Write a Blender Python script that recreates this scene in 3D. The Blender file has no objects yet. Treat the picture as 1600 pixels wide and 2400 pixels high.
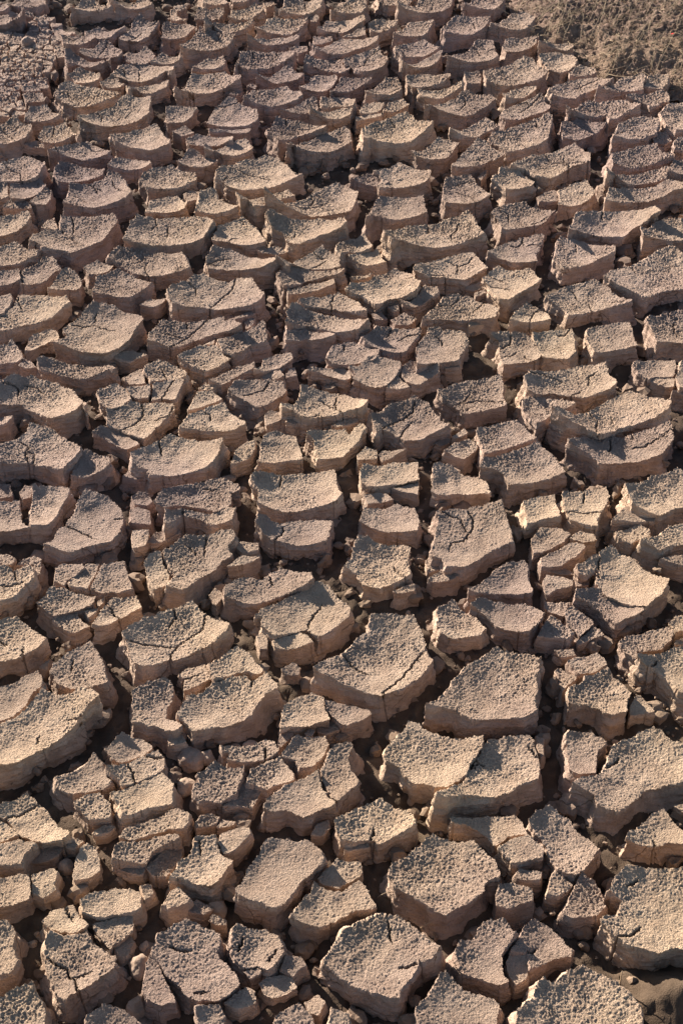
import bpy, math, random
import numpy as np
from mathutils import Vector
from mathutils.geometry import delaunay_2d_cdt

# ------------------------------------------------------------------ camera, sky, sun, exposure
scene = bpy.context.scene
cam_d = bpy.data.cameras.new("camera")
cam = bpy.data.objects.new("camera", cam_d)
scene.collection.objects.link(cam)
cam.location = (0, 0, 1.6)
cam.rotation_euler = (math.radians(47.0), 0, 0)
cam_d.sensor_fit = 'VERTICAL'
cam_d.angle = math.radians(40.0)
cam_d.clip_start = 0.05
cam_d.clip_end = 500
scene.camera = cam

SUN_EL, SUN_AZ = math.radians(21.0), math.radians(-42.0)      # azimuth clockwise from +Y
sdir = Vector((math.sin(SUN_AZ) * math.cos(SUN_EL), math.cos(SUN_AZ) * math.cos(SUN_EL), math.sin(SUN_EL)))
world = bpy.data.worlds.new("World"); scene.world = world
world.use_nodes = True
wn, wl = world.node_tree.nodes, world.node_tree.links
wn.clear()
sky = wn.new('ShaderNodeTexSky'); sky.sky_type = 'NISHITA'; sky.sun_disc = False
sky.sun_elevation = SUN_EL; sky.sun_rotation = SUN_AZ
bg = wn.new('ShaderNodeBackground'); bg.inputs['Strength'].default_value = 0.055
wo = wn.new('ShaderNodeOutputWorld')
wl.new(sky.outputs[0], bg.inputs['Color']); wl.new(bg.outputs[0], wo.inputs['Surface'])
sun_d = bpy.data.lights.new("sun", 'SUN')
sun_d.energy = 5.0; sun_d.angle = math.radians(0.5); sun_d.color = (1.0, 0.92, 0.80)
sun = bpy.data.objects.new("sun", sun_d); scene.collection.objects.link(sun)
sun.rotation_euler = sdir.to_track_quat('Z', 'Y').to_euler()
sun.location = (0, 0, 5)
scene.view_settings.view_transform = 'Standard'
scene.view_settings.look = 'None'
scene.view_settings.exposure = 1.7
scene.view_settings.gamma = 1.0

# ------------------------------------------------------------------ noise and small helpers
def _hash(ix, iy, iz, seed):
    h = (ix.astype(np.int64) * 374761393 + iy.astype(np.int64) * 668265263 + iz.astype(np.int64) * 2147483647 + seed * 974634777) & 0xFFFFFFFF
    h = ((h ^ (h >> 13)) * 1274126177) & 0xFFFFFFFF
    h = ((h ^ (h >> 16)) * 2246822519) & 0xFFFFFFFF
    return ((h ^ (h >> 15)) & 0xFFFFFF) / float(0xFFFFFF) * 2 - 1

def noise(x, y, z=0.0, seed=0):
    x = np.asarray(x, float); y = np.asarray(y, float); z = np.zeros_like(x) + z
    ix, iy, iz = np.floor(x), np.floor(y), np.floor(z)
    fx, fy, fz = x - ix, y - iy, z - iz
    ux, uy, uz = fx * fx * (3 - 2 * fx), fy * fy * (3 - 2 * fy), fz * fz * (3 - 2 * fz)
    r = 0
    for dx in (0, 1):
        wx = ux if dx else 1 - ux
        for dy in (0, 1):
            wy = uy if dy else 1 - uy
            for dz in (0, 1):
                wz = uz if dz else 1 - uz
                r = r + wx * wy * wz * _hash(ix + dx, iy + dy, iz + dz, seed)
    return r

def link(name, me, mats=(), parent=None, loc=None):
    for m in mats: me.materials.append(m)
    o = bpy.data.objects.new(name, me)
    scene.collection.objects.link(o)
    if parent: o.parent = parent
    if loc is not None: o.location = loc
    return o

def mesh(name, V, tris=None, quads=None, mat_tris=0, mat_quads=0, smooth=True):
    """numpy arrays to a mesh"""
    me = bpy.data.meshes.new(name)
    tris = np.zeros((0, 3), np.int32) if tris is None else np.asarray(tris, np.int32).reshape(-1, 3)
    quads = np.zeros((0, 4), np.int32) if quads is None else np.asarray(quads, np.int32).reshape(-1, 4)
    nt, nq = len(tris), len(quads)
    me.vertices.add(len(V)); me.vertices.foreach_set('co', np.asarray(V, np.float32).ravel())
    me.loops.add(nt * 3 + nq * 4)
    me.loops.foreach_set('vertex_index', np.concatenate([tris.ravel(), quads.ravel()]).astype(np.int32))
    me.polygons.add(nt + nq)
    st = np.concatenate([np.arange(nt) * 3, nt * 3 + np.arange(nq) * 4]).astype(np.int32)
    me.polygons.foreach_set('loop_start', st)
    me.polygons.foreach_set('material_index', np.concatenate([np.full(nt, mat_tris), np.full(nq, mat_quads)]).astype(np.int32))
    me.polygons.foreach_set('use_smooth', np.full(nt + nq, smooth, bool))
    me.update(calc_edges=True); me.validate()
    return me

def inside(px, py, P):
    r = np.zeros(px.shape, bool)
    x0, y0 = P[:, 0], P[:, 1]; x1, y1 = np.roll(x0, -1), np.roll(y0, -1)
    for a, b, c, d in zip(x0, y0, x1, y1):
        if b == d: continue
        r ^= ((b > py) != (d > py)) & (px < (c - a) * (py - b) / (d - b) + a)
    return r

def mindist(px, py, Q):
    best = np.full(px.shape, 1e9)
    for i in range(0, len(Q), 64):
        q = Q[i:i + 64]
        d = (px[:, None] - q[None, :, 0]) ** 2 + (py[:, None] - q[None, :, 1]) ** 2
        best = np.minimum(best, d.min(1))
    return np.sqrt(best)

def resample(P, sp, closed=True):
    P = np.asarray(P, float)
    Q = np.vstack([P, P[:1]]) if closed else P
    seg = np.hypot(*np.diff(Q, axis=0).T); s = np.concatenate([[0], np.cumsum(seg)])
    n = max(4 if closed else 2, int(round(s[-1] / sp)))
    t = np.linspace(0, s[-1], n + 1)
    if closed: t = t[:-1]
    return np.stack([np.interp(t, s, Q[:, 0]), np.interp(t, s, Q[:, 1])], 1)

def normals2(P):
    d = np.roll(P, -1, 0) - np.roll(P, 1, 0)
    l = np.hypot(d[:, 0], d[:, 1]) + 1e-9
    return np.stack([d[:, 1] / l, -d[:, 0] / l], 1)          # outward for a counter-clockwise loop

def cross_area(P):
    return 0.5 * np.sum(P[:, 0] * np.roll(P[:, 1], -1) - np.roll(P[:, 0], -1) * P[:, 1])

# ------------------------------------------------------------------ materials
def new_mat(name):
    m = bpy.data.materials.new(name); m.use_nodes = True
    n, l = m.node_tree.nodes, m.node_tree.links
    b = n['Principled BSDF']; b.inputs['Roughness'].default_value = 0.95
    b.inputs['Specular IOR Level'].default_value = 0.15
    return m, n, l, b

def tex(n, l, pos, kind, scale, detail=3, **kw):
    t = n.new(kind); t.inputs['Scale'].default_value = scale
    if 'Detail' in t.inputs: t.inputs['Detail'].default_value = detail
    for k, v in kw.items():
        if hasattr(t, k): setattr(t, k, v)
        else: t.inputs[k].default_value = v
    l.new(pos, t.inputs['Vector'])
    return t

def ramp(n, l, src, stops):
    r = n.new('ShaderNodeValToRGB')
    e = r.color_ramp.elements
    while len(e) < len(stops): e.new(0.5)
    for i, (p, c) in enumerate(stops):
        e[i].position = p; e[i].color = (*c, 1) if len(c) == 3 else c
    l.new(src, r.inputs['Fac']); return r

def mixc(n, l, fac, a, b, mode='MIX'):
    m = n.new('ShaderNodeMix'); m.data_type = 'RGBA'; m.blend_type = mode
    if isinstance(fac, (int, float)): m.inputs[0].default_value = fac
    else: l.new(fac, m.inputs[0])
    for s, v in ((6, a), (7, b)):
        if isinstance(v, tuple): m.inputs[s].default_value = (*v, 1)
        else: l.new(v, m.inputs[s])
    return m.outputs[2]

def clay(name, ca, cb, grain=1.0, side=False, fleck=0.5, strength=0.55):
    m, n, l, b = new_mat(name)
    g = n.new('ShaderNodeNewGeometry'); pos = g.outputs['Position']
    big = tex(n, l, pos, 'ShaderNodeTexNoise', 2.6, 4)
    mid = tex(n, l, pos, 'ShaderNodeTexNoise', 38.0, 5)
    fine = tex(n, l, pos, 'ShaderNodeTexNoise', 420.0, 3)
    base = ramp(n, l, mid.outputs['Fac'], [(0.32, ca), (0.68, cb)]).outputs[0]
    tint = ramp(n, l, big.outputs['Fac'], [(0.36, (0.86, 0.82, 0.86)), (0.62, (1.08, 1.04, 0.95))]).outputs[0]
    col = mixc(n, l, 1.0, base, tint, 'MULTIPLY')
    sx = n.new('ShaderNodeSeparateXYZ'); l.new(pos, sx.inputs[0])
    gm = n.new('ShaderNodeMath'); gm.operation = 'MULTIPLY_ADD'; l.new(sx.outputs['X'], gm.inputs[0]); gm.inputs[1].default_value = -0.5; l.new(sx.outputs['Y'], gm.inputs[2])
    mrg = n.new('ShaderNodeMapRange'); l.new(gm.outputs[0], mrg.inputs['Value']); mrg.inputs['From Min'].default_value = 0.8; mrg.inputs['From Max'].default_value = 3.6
    soil = ramp(n, l, mrg.outputs[0], [(0.0, (1.04, 1.0, 0.93)), (0.45, (1.0, 0.97, 0.95)), (1.0, (0.88, 0.84, 0.87))]).outputs[0]  # tint by position: warm and lighter near, cooler and darker towards far left
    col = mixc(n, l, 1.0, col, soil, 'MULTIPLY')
    oi = n.new('ShaderNodeObjectInfo')
    rnd = ramp(n, l, oi.outputs['Random'], [(0.0, (0.82, 0.80, 0.82)), (0.5, (1.0, 0.99, 0.98)), (1.0, (1.14, 1.12, 1.08))]).outputs[0]
    col = mixc(n, l, 1.0, col, rnd, 'MULTIPLY')
    fr = ramp(n, l, fine.outputs['Fac'], [(0.35, (0.86, 0.84, 0.82)), (0.65, (1.08, 1.08, 1.08))]).outputs[0]
    col = mixc(n, l, 0.7, col, fr, 'MULTIPLY')
    if side:
        mp = n.new('ShaderNodeMapping'); l.new(pos, mp.inputs['Vector']); mp.inputs['Scale'].default_value = (1, 1, 6)
        st = tex(n, l, mp.outputs[0], 'ShaderNodeTexNoise', 45.0, 4)
        sr = ramp(n, l, st.outputs['Fac'], [(0.3, (0.86, 0.84, 0.83)), (0.7, (1.06, 1.05, 1.04))]).outputs[0]
        col = mixc(n, l, 0.8, col, sr, 'MULTIPLY')
        # hair cracks
        wob = tex(n, l, pos, 'ShaderNodeTexNoise', 30.0, 2)
        add = n.new('ShaderNodeVectorMath'); add.operation = 'MULTIPLY_ADD'
        l.new(wob.outputs['Color'], add.inputs[0]); add.inputs[1].default_value = (0.03, 0.03, 0.03); l.new(pos, add.inputs[2])
        v = tex(n, l, add.outputs[0], 'ShaderNodeTexVoronoi', 17.0, 0, feature='DISTANCE_TO_EDGE')
        cr = ramp(n, l, v.outputs['Distance'], [(0.0, (0.3, 0.26, 0.24)), (0.010, (0.75, 0.73, 0.7)), (0.02, (1, 1, 1))]).outputs[0]
        msk = tex(n, l, pos, 'ShaderNodeTexNoise', 14.0, 1)
        mr = ramp(n, l, msk.outputs['Fac'], [(0.54, (0, 0, 0)), (0.62, (1, 1, 1))]).outputs[0]
        col = mixc(n, l, mr, col, mixc(n, l, 1.0, col, cr, 'MULTIPLY'))
        pore = tex(n, l, pos, 'ShaderNodeTexVoronoi', 190.0, 0)
        pr = ramp(n, l, pore.outputs['Distance'], [(0.10, (0.4, 0.36, 0.34)), (0.2, (1, 1, 1))]).outputs[0]
        col = mixc(n, l, fleck, col, mixc(n, l, 1.0, col, pr, 'MULTIPLY'))
    l.new(col, b.inputs['Base Color'])
    # relief
    gr = tex(n, l, pos, 'ShaderNodeTexNoise', 520.0, 3, Roughness=0.65)
    bp = n.new('ShaderNodeBump'); bp.inputs['Strength'].default_value = strength
    bp.inputs['Distance'].default_value = 0.0022 * grain
    l.new(gr.outputs['Fac'], bp.inputs['Height'])
    bp2 = n.new('ShaderNodeBump'); bp2.inputs['Strength'].default_value = 0.5
    bp2.inputs['Distance'].default_value = 0.004 * (1.0 if side else 0.5)
    l.new(mid.outputs['Fac'], bp2.inputs['Height']); l.new(bp.outputs[0], bp2.inputs['Normal'])
    if side:
        bp3 = n.new('ShaderNodeBump'); bp3.inputs['Strength'].default_value = 0.8; bp3.inputs['Distance'].default_value = 0.005
        l.new(st.outputs['Fac'], bp3.inputs['Height']); l.new(bp2.outputs[0], bp3.inputs['Normal']); l.new(bp3.outputs[0], b.inputs['Normal'])
    else: l.new(bp2.outputs[0], b.inputs['Normal'])
    return m

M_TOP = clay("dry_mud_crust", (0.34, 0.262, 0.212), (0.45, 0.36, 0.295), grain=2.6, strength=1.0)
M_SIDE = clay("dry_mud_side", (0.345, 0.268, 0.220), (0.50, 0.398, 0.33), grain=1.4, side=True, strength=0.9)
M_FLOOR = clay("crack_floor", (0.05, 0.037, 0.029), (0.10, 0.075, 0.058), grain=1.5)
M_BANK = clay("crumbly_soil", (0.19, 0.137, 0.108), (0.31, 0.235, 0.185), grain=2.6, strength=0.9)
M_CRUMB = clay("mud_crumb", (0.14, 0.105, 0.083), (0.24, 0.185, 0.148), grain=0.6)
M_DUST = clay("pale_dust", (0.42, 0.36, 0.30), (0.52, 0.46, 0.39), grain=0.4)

def plain(name, col, rough=0.7):
    m, n, l, b = new_mat(name)
    g = n.new('ShaderNodeNewGeometry')
    t = tex(n, l, g.outputs['Position'], 'ShaderNodeTexNoise', 90.0, 3)
    r = ramp(n, l, t.outputs['Fac'], [(0.3, tuple(c * 0.75 for c in col)), (0.7, tuple(min(1, c * 1.15) for c in col))])
    l.new(r.outputs[0], b.inputs['Base Color']); b.inputs['Roughness'].default_value = rough
    return m
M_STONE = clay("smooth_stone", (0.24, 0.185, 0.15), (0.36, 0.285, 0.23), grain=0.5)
M_GRASS = plain("dry_straw", (0.30, 0.22, 0.145), 0.7)
M_RED = plain("red_petal", (0.55, 0.03, 0.03), 0.6)

# ------------------------------------------------------------------ data: plan outlines in millimetres
SLABS = """large many-cornered mud plate with two cracks, fifty-five percent across, ninety-three percent down photo|46,883,37.0,2.57,0.026,0.062|-9,896 3,916 25,928 49,937 71,932 89,915 107,899 120,888 111,875 95,870 84,854 73,840 68,825 42,832 16,840 -2,854 -13,864 -21,871 -16,886|57,925 58,915 61,899|69,867 95,871
huge six-cornered mud plate with two cracks, fifty-five percent across, sixty-four percent down photo|57,1357,33.2,2.81,0.017,0.067|-41,1328 -30,1341 -12,1357 2,1365 21,1392 41,1409 41,1428 45,1435 71,1433 108,1426 115,1404 124,1384 123,1367 131,1346 118,1324 105,1314 77,1297 56,1288 38,1293 6,1303 -12,1314 -23,1318|4,1359 24,1339 42,1331|119,1366 106,1352 93,1330 78,1314 59,1294
huge five-cornered mud plate with one dark crack, ninety-four percent across, eighty-eight percent down photo|398,946,36.0,2.29,-0.031,0.022|332,965 347,988 364,1005 392,1003 417,1003 468,1004 447,886 406,892 384,884 363,889 347,893 332,904 318,923 322,930 343,934 349,957 336,966|360,976 375,986
large six-cornered mud plate with upturned rim, sixty-four percent across, eighty-five percent down photo|130,998,33.4,2.43,-0.003,0.000|62,1013 82,1022 108,1046 120,1056 143,1046 168,1045 184,1028 197,1013 200,990 184,984 180,971 165,959 148,950 131,936 117,939 107,953 88,965 69,975 59,990
huge long mud plate with upturned rim, seventy-two percent across, sixty-seven percent down photo|217,1299,36.5,2.67,0.006,0.020|117,1254 134,1268 149,1290 170,1328 185,1344 201,1355 227,1373 236,1364 261,1359 278,1351 290,1347 286,1339 280,1315 280,1295 273,1276 272,1255 256,1246 221,1244 191,1240 180,1241 160,1253 142,1255 126,1251
huge six-cornered mud plate cut by photo edge, eighty-five percent across, ninety-seven percent down photo|279,794,33.7,1.96,-0.016,0.083|205,809 226,827 230,840 241,852 252,846 271,857 290,868 305,859 322,848 341,832 351,815 353,757 355,742 200,740
large long mud plate cut by photo edge, ninety-three percent across, seventy-five percent down photo|409,1160,33.9,2.14,-0.020,0.068|308,1125 315,1135 330,1142 349,1149 360,1167 367,1183 373,1200 391,1209 410,1219 433,1225 444,1221 456,1206 491,1192 502,1186 497,1153 484,1146 432,1136 407,1126 385,1105 363,1088 350,1090 337,1094 336,1112 322,1119
medium many-cornered mud plate with two cracks, twenty-eight percent across, ninety-three percent down photo|-178,877,33.8,2.29,-0.029,0.044|-231,888 -225,911 -210,923 -192,933 -181,927 -162,919 -148,911 -150,897 -152,889 -143,875 -126,859 -120,846 -127,838 -150,823 -171,825 -187,834 -202,851 -210,856 -221,875|-211,896 -197,891 -184,891|-174,834 -159,837
large six-cornered mud plate with several cracks, twenty-five percent across, sixty-one percent down photo|-252,1405,30.6,3.16,-0.043,0.056|-325,1402 -314,1418 -296,1438 -281,1443 -271,1452 -254,1456 -226,1471 -208,1447 -190,1433 -166,1419 -173,1405 -186,1392 -218,1374 -248,1361 -252,1359 -272,1346 -290,1339 -302,1341 -311,1371|-204,1442 -208,1419 -230,1402 -245,1389 -251,1374 -250,1359|-311,1388 -284,1388 -245,1389|-253,1454 -249,1442 -259,1422
large six-cornered mud plate with upturned rim, sixty-three percent across, seventy-three percent down photo|123,1182,35.8,2.31,-0.024,0.023|57,1187 73,1208 86,1223 93,1239 109,1235 110,1228 127,1221 150,1214 168,1210 184,1213 195,1210 195,1200 185,1182 174,1167 168,1152 157,1140 140,1130 116,1132 96,1137 83,1147 74,1165 60,1171
large long mud plate with one dark crack, six percent across, seventy percent down photo|-427,1228,35.2,3.19,0.028,0.044|-498,1226 -462,1245 -445,1265 -435,1281 -424,1295 -417,1287 -404,1283 -391,1282 -380,1282 -370,1288 -350,1279 -339,1265 -352,1260 -361,1244 -374,1227 -390,1211 -402,1200 -421,1187 -438,1171 -451,1163 -483,1152|-421,1206 -421,1220
huge six-cornered mud plate with one dark crack, sixty-eight percent across, fifty-two percent down photo|204,1622,31.9,1.96,0.008,0.044|139,1579 146,1609 156,1646 153,1672 182,1679 210,1681 231,1684 259,1691 264,1668 268,1642 273,1602 255,1598 232,1583 209,1562 192,1548 162,1544 158,1568 142,1567|206,1672 213,1659 210,1637 194,1612 176,1608 171,1589
medium five-cornered mud plate with upturned rim, forty percent across, eighty-four percent down photo|-80,1000,36.7,3.17,-0.042,0.010|-134,964 -124,984 -117,1008 -107,1025 -102,1042 -91,1050 -62,1044 -45,1045 -33,1035 -22,1019 -27,1008 -50,988 -60,972 -73,950 -81,943 -103,952 -128,958
large long mud plate with one dark crack, seventy-three percent across, seventy-four percent down photo|213,1160,31.7,3.98,-0.004,0.058|125,1100 152,1128 164,1136 178,1161 191,1189 196,1201 206,1209 227,1210 244,1211 259,1211 265,1201 267,1187 270,1164 267,1146 247,1141 225,1126 204,1116 184,1116 159,1111 136,1097|258,1193 266,1176
large long mud plate with one dark crack, thirty-three percent across, sixty-eight percent down photo|-165,1280,31.1,2.56,-0.040,0.036|-232,1253 -222,1273 -222,1288 -199,1299 -186,1315 -161,1325 -140,1330 -130,1319 -121,1322 -109,1330 -97,1314 -88,1300 -108,1294 -118,1278 -126,1257 -143,1246 -163,1236 -181,1234 -207,1222 -214,1234|-140,1330 -129,1319 -129,1307
medium six-cornered mud plate with two cracks, ten percent across, ninety-three percent down photo|-322,873,35.5,3.90,0.029,0.031|-361,911 -356,914 -341,909 -328,909 -312,914 -302,900 -281,882 -272,877 -273,863 -293,848 -320,832 -328,822 -341,834 -355,864 -359,875 -360,894|-356,878 -350,876 -333,866 -320,851 -312,835|-321,854 -301,862
large wide mud plate with one dark crack, forty-four percent across, fifty-nine percent down photo|-54,1452,32.0,2.63,-0.017,0.084|-130,1439 -120,1458 -108,1463 -86,1478 -67,1491 -48,1502 -39,1511 -20,1502 -4,1476 13,1461 13,1444 -2,1428 -19,1415 -34,1406 -53,1422 -77,1414 -99,1402 -108,1409 -120,1420 -119,1438|-29,1469 -48,1439 -49,1424
large five-cornered mud plate with one dark crack, ninety-one percent across, fifty-six percent down photo|436,1520,34.8,2.89,0.002,0.012|364,1542 390,1561 411,1579 427,1590 437,1574 452,1567 470,1542 490,1525 506,1514 489,1485 459,1456 442,1462 422,1471 404,1480 400,1499 389,1508 399,1537 395,1541 379,1522 365,1525|404,1561 398,1541 398,1526
large six-cornered mud plate with one dark crack, forty-three percent across, forty-seven percent down photo|-75,1721,34.2,3.27,-0.010,0.026|-150,1746 -136,1762 -117,1762 -94,1761 -69,1765 -40,1764 -11,1761 -9,1732 0,1704 -11,1688 -37,1685 -72,1675 -96,1668 -118,1677 -137,1691 -136,1721 -147,1734|-98,1754 -102,1735
huge six-cornered mud plate with two cracks, fourteen percent across, thirty-two percent down photo|-454,2168,35.8,2.48,0.008,0.009|-523,2169 -511,2192 -496,2221 -486,2240 -477,2251 -439,2244 -410,2222 -382,2210 -375,2192 -391,2158 -396,2138 -412,2113 -438,2088 -478,2095 -511,2113 -536,2119 -512,2144|-508,2186 -492,2185 -467,2192 -442,2180 -425,2175|-466,2225 -470,2200
large narrow strip-like mud plate with two cracks, eighty-nine percent across, forty percent down photo|475,1915,36.9,3.16,-0.034,0.006|360,1899 377,1909 405,1904 445,1937 465,1955 494,1973 512,1977 534,1960 559,1945 576,1930 566,1912 543,1905 514,1897 480,1884 441,1851 420,1869 390,1875 370,1889|434,1918 447,1901 439,1877 439,1849|472,1920 474,1902
large many-cornered mud plate with one dark crack, thirteen percent across, fifty-one percent down photo|-407,1646,30.8,2.57,-0.038,0.038|-471,1591 -461,1603 -453,1640 -442,1643 -443,1654 -435,1669 -430,1701 -422,1720 -405,1716 -386,1709 -372,1696 -354,1672 -352,1656 -357,1632 -365,1611 -384,1604 -407,1594 -424,1582 -443,1579 -460,1589|-442,1643 -421,1635 -392,1615
large five-cornered mud plate cut by photo edge, sixty-six percent across, ninety-eight percent down photo|133,791,34.3,2.75,0.025,0.050|86,815 104,831 115,851 124,858 136,846 146,836 166,828 185,818 175,758 175,743 90,744
large long mud plate with two cracks, twenty-eight percent across, fifty-four percent down photo|-228,1569,30.8,3.37,-0.041,0.068|-283,1582 -264,1599 -246,1618 -216,1618 -200,1621 -190,1626 -174,1621 -168,1605 -183,1593 -172,1576 -187,1564 -198,1546 -220,1526 -240,1493 -249,1493 -267,1498 -263,1515 -260,1534 -278,1569|-245,1596 -230,1583 -228,1578|-215,1614 -218,1578
medium long mud plate with upturned rim, eighty-two percent across, eighty-two percent down photo|289,1046,31.9,3.72,0.026,0.047|246,1078 258,1089 272,1100 285,1092 299,1081 308,1063 327,1046 335,1033 326,1025 312,1004 296,995 281,998 273,1011 266,1035 260,1053 248,1068
large long mud plate with two cracks, six percent across, thirty-eight percent down photo|-543,1972,32.4,3.02,-0.008,0.064|-637,1982 -606,2011 -591,2028 -571,2024 -562,2029 -544,2020 -511,2010 -480,1990 -461,1954 -444,1917 -451,1939 -463,1918 -485,1913 -509,1911 -539,1938 -572,1954 -630,1944|-605,2003 -588,2003 -578,1992 -577,1975|-569,2008 -546,2001 -534,1990
large wide mud plate with one dark crack, twenty-five percent across, forty-four percent down photo|-281,1814,31.2,3.03,0.008,0.055|-353,1791 -356,1813 -331,1839 -312,1856 -295,1868 -275,1861 -249,1853 -229,1846 -200,1843 -206,1821 -217,1794 -233,1783 -258,1775 -289,1767 -320,1763 -325,1778 -340,1779|-313,1851 -305,1821
medium many-cornered mud plate with upturned rim, seventy-one percent across, ninety-two percent down photo|176,887,35.3,4.38,0.030,0.071|138,889 145,901 162,905 168,921 184,930 200,926 215,909 204,895 195,885 194,868 199,848 188,842 168,850 148,858 141,872
huge six-cornered mud plate with two cracks, thirty-one percent across, twenty-eight percent down photo|-246,2298,31.3,2.48,-0.019,0.029|-338,2292 -330,2313 -308,2335 -293,2356 -273,2363 -263,2352 -223,2341 -208,2350 -175,2341 -164,2311 -148,2275 -159,2258 -181,2250 -225,2250 -261,2255 -297,2248 -324,2246 -333,2267|-301,2334 -285,2317 -283,2298|-209,2349 -214,2320 -228,2299 -252,2259
large narrow strip-like mud plate with one dark crack, ninety-two percent across, forty-three percent down photo|486,1839,31.3,2.72,-0.020,0.008|385,1833 412,1852 456,1867 490,1870 523,1883 569,1888 570,1850 555,1831 540,1816 512,1808 479,1799 434,1788 422,1808 403,1816|462,1861 462,1843 456,1828
medium wide mud plate with one dark crack, fifty-four percent across, eighty percent down photo|42,1075,34.0,4.50,0.013,0.084|-10,1076 5,1087 22,1099 50,1111 60,1106 72,1095 89,1086 99,1074 97,1067 82,1060 62,1051 47,1042 44,1047 39,1050 13,1046 -1,1049 -8,1065|42,1069 40,1044
huge many-cornered mud plate with one dark crack, ninety-five percent across, twenty-six percent down photo|630,2366,31.6,1.62,-0.016,0.024|517,2343 534,2370 587,2403 627,2436 671,2462 716,2394 727,2357 721,2326 704,2324 628,2311 590,2279 575,2293 541,2317|579,2394 586,2372
medium six-cornered mud plate with upturned rim, fifty-five percent across, fifty-four percent down photo|58,1559,31.3,2.86,-0.041,0.090|3,1551 16,1565 20,1598 26,1610 42,1610 56,1600 82,1596 109,1590 105,1563 106,1533 80,1519 60,1507 31,1510 24,1535 12,1543
large many-cornered mud plate with one dark crack, five percent across, forty-three percent down photo|-521,1824,35.6,2.79,-0.008,0.035|-608,1824 -566,1847 -555,1855 -542,1872 -540,1890 -520,1883 -504,1878 -479,1856 -442,1827 -449,1800 -465,1767 -490,1781 -524,1796 -556,1795 -599,1779|-552,1847 -533,1835 -539,1822 -531,1803
medium wide mud plate with upturned rim, forty-eight percent across, eighty-eight percent down photo|-12,952,34.1,4.55,-0.048,0.024|-63,935 -44,964 -34,983 -16,973 0,972 22,985 31,973 44,946 38,944 17,946 -2,934 -16,924 -27,923 -51,925
large wide mud plate with one dark crack, eighty-three percent across, thirty-seven percent down photo|411,2014,34.5,3.23,0.017,0.055|328,2013 339,2035 361,2042 392,2048 413,2053 438,2059 479,2052 482,2021 492,1993 477,1983 460,1981 435,1972 409,1981 380,1984 346,1970 331,1977|462,2036 447,2029 445,2010
huge long mud plate with two cracks, sixty-three percent across, twenty-two percent down photo|196,2509,35.3,2.51,-0.032,0.006|84,2480 138,2535 180,2550 199,2555 217,2565 244,2571 265,2581 274,2562 280,2533 293,2497 272,2485 238,2473 186,2461 136,2461 118,2464 101,2444|180,2549 180,2518|243,2547 238,2529 227,2514 225,2494
large many-cornered mud plate with one dark crack, fifty-nine percent across, forty percent down photo|117,1909,31.0,3.77,0.002,0.068|49,1920 73,1931 82,1947 129,1968 153,1951 167,1917 185,1888 172,1881 154,1873 136,1855 108,1857 89,1877 70,1885 61,1867 55,1899|130,1955 126,1935 101,1915 72,1890
huge six-cornered mud plate with two cracks, twenty-four percent across, twenty-two percent down photo|-359,2522,34.2,2.31,-0.030,0.006|-442,2469 -436,2547 -427,2570 -389,2573 -348,2577 -303,2572 -276,2562 -267,2546 -275,2520 -288,2483 -313,2473 -357,2470 -394,2464 -429,2467|-389,2571 -385,2550 -394,2530|-362,2551 -359,2507
large wide mud plate with upturned rim, seventy-six percent across, forty-five percent down photo|308,1788,34.3,3.06,-0.048,0.072|229,1767 238,1793 245,1798 272,1811 301,1828 336,1841 349,1823 364,1797 377,1767 360,1760 326,1753 293,1743 275,1734 272,1764 256,1774
huge many-cornered mud plate with two cracks, eleven percent across, twenty-two percent down photo|-549,2518,31.0,2.02,-0.030,0.008|-634,2472 -632,2503 -611,2528 -594,2535 -585,2543 -587,2581 -553,2582 -511,2584 -479,2584 -466,2557 -478,2524 -491,2499 -518,2472 -549,2440 -561,2451 -606,2454 -614,2470|-588,2543 -567,2521 -533,2480|-585,2543 -598,2564
medium long mud plate with one dark crack, four percent across, eighty percent down photo|-411,1081,32.0,3.86,-0.008,0.024|-474,1096 -439,1110 -421,1125 -406,1109 -392,1098 -380,1081 -365,1066 -351,1056 -362,1046 -382,1046 -405,1050 -421,1057 -442,1081 -472,1087|-441,1083 -425,1091 -405,1107
medium narrow strip-like mud plate with one dark crack, thirty-nine percent across, fifty-seven percent down photo|-115,1503,36.4,3.49,0.025,0.085|-179,1498 -168,1512 -149,1523 -122,1521 -109,1532 -94,1541 -74,1531 -47,1519 -42,1506 -58,1498 -83,1488 -111,1478 -147,1468 -166,1476 -179,1479|-109,1525 -106,1509
huge many-cornered mud plate with two cracks, thirty-seven percent across, sixteen percent down photo|-187,2755,33.1,2.27,-0.015,0.069|-274,2739 -272,2765 -262,2781 -240,2789 -217,2808 -186,2816 -167,2824 -139,2813 -122,2785 -96,2740 -85,2734 -101,2730 -133,2716 -155,2704 -192,2697 -224,2691 -247,2705 -258,2721|-229,2776 -207,2764 -154,2743|-258,2715 -249,2743
medium many-cornered mud plate with upturned rim, eighty-seven percent across, sixty-seven percent down photo|368,1291,35.4,5.14,-0.012,0.051|325,1301 347,1312 348,1323 372,1328 384,1335 390,1322 402,1308 414,1290 403,1275 400,1257 380,1251 365,1265 344,1270 319,1266
medium wide mud plate with one dark crack, twenty-nine percent across, forty-eight percent down photo|-233,1713,32.4,3.79,-0.012,0.068|-297,1722 -272,1734 -256,1740 -228,1746 -215,1752 -194,1750 -170,1731 -167,1717 -182,1718 -180,1689 -202,1674 -232,1688 -261,1693 -289,1677 -304,1684|-229,1734 -214,1727 -208,1730
medium many-cornered mud plate with one dark crack, eleven percent across, sixty-five percent down photo|-379,1340,34.2,3.40,0.020,0.028|-423,1331 -419,1350 -405,1365 -392,1378 -371,1390 -356,1369 -346,1346 -336,1311 -354,1307 -375,1302 -389,1304 -406,1311|-393,1358 -391,1338
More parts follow.
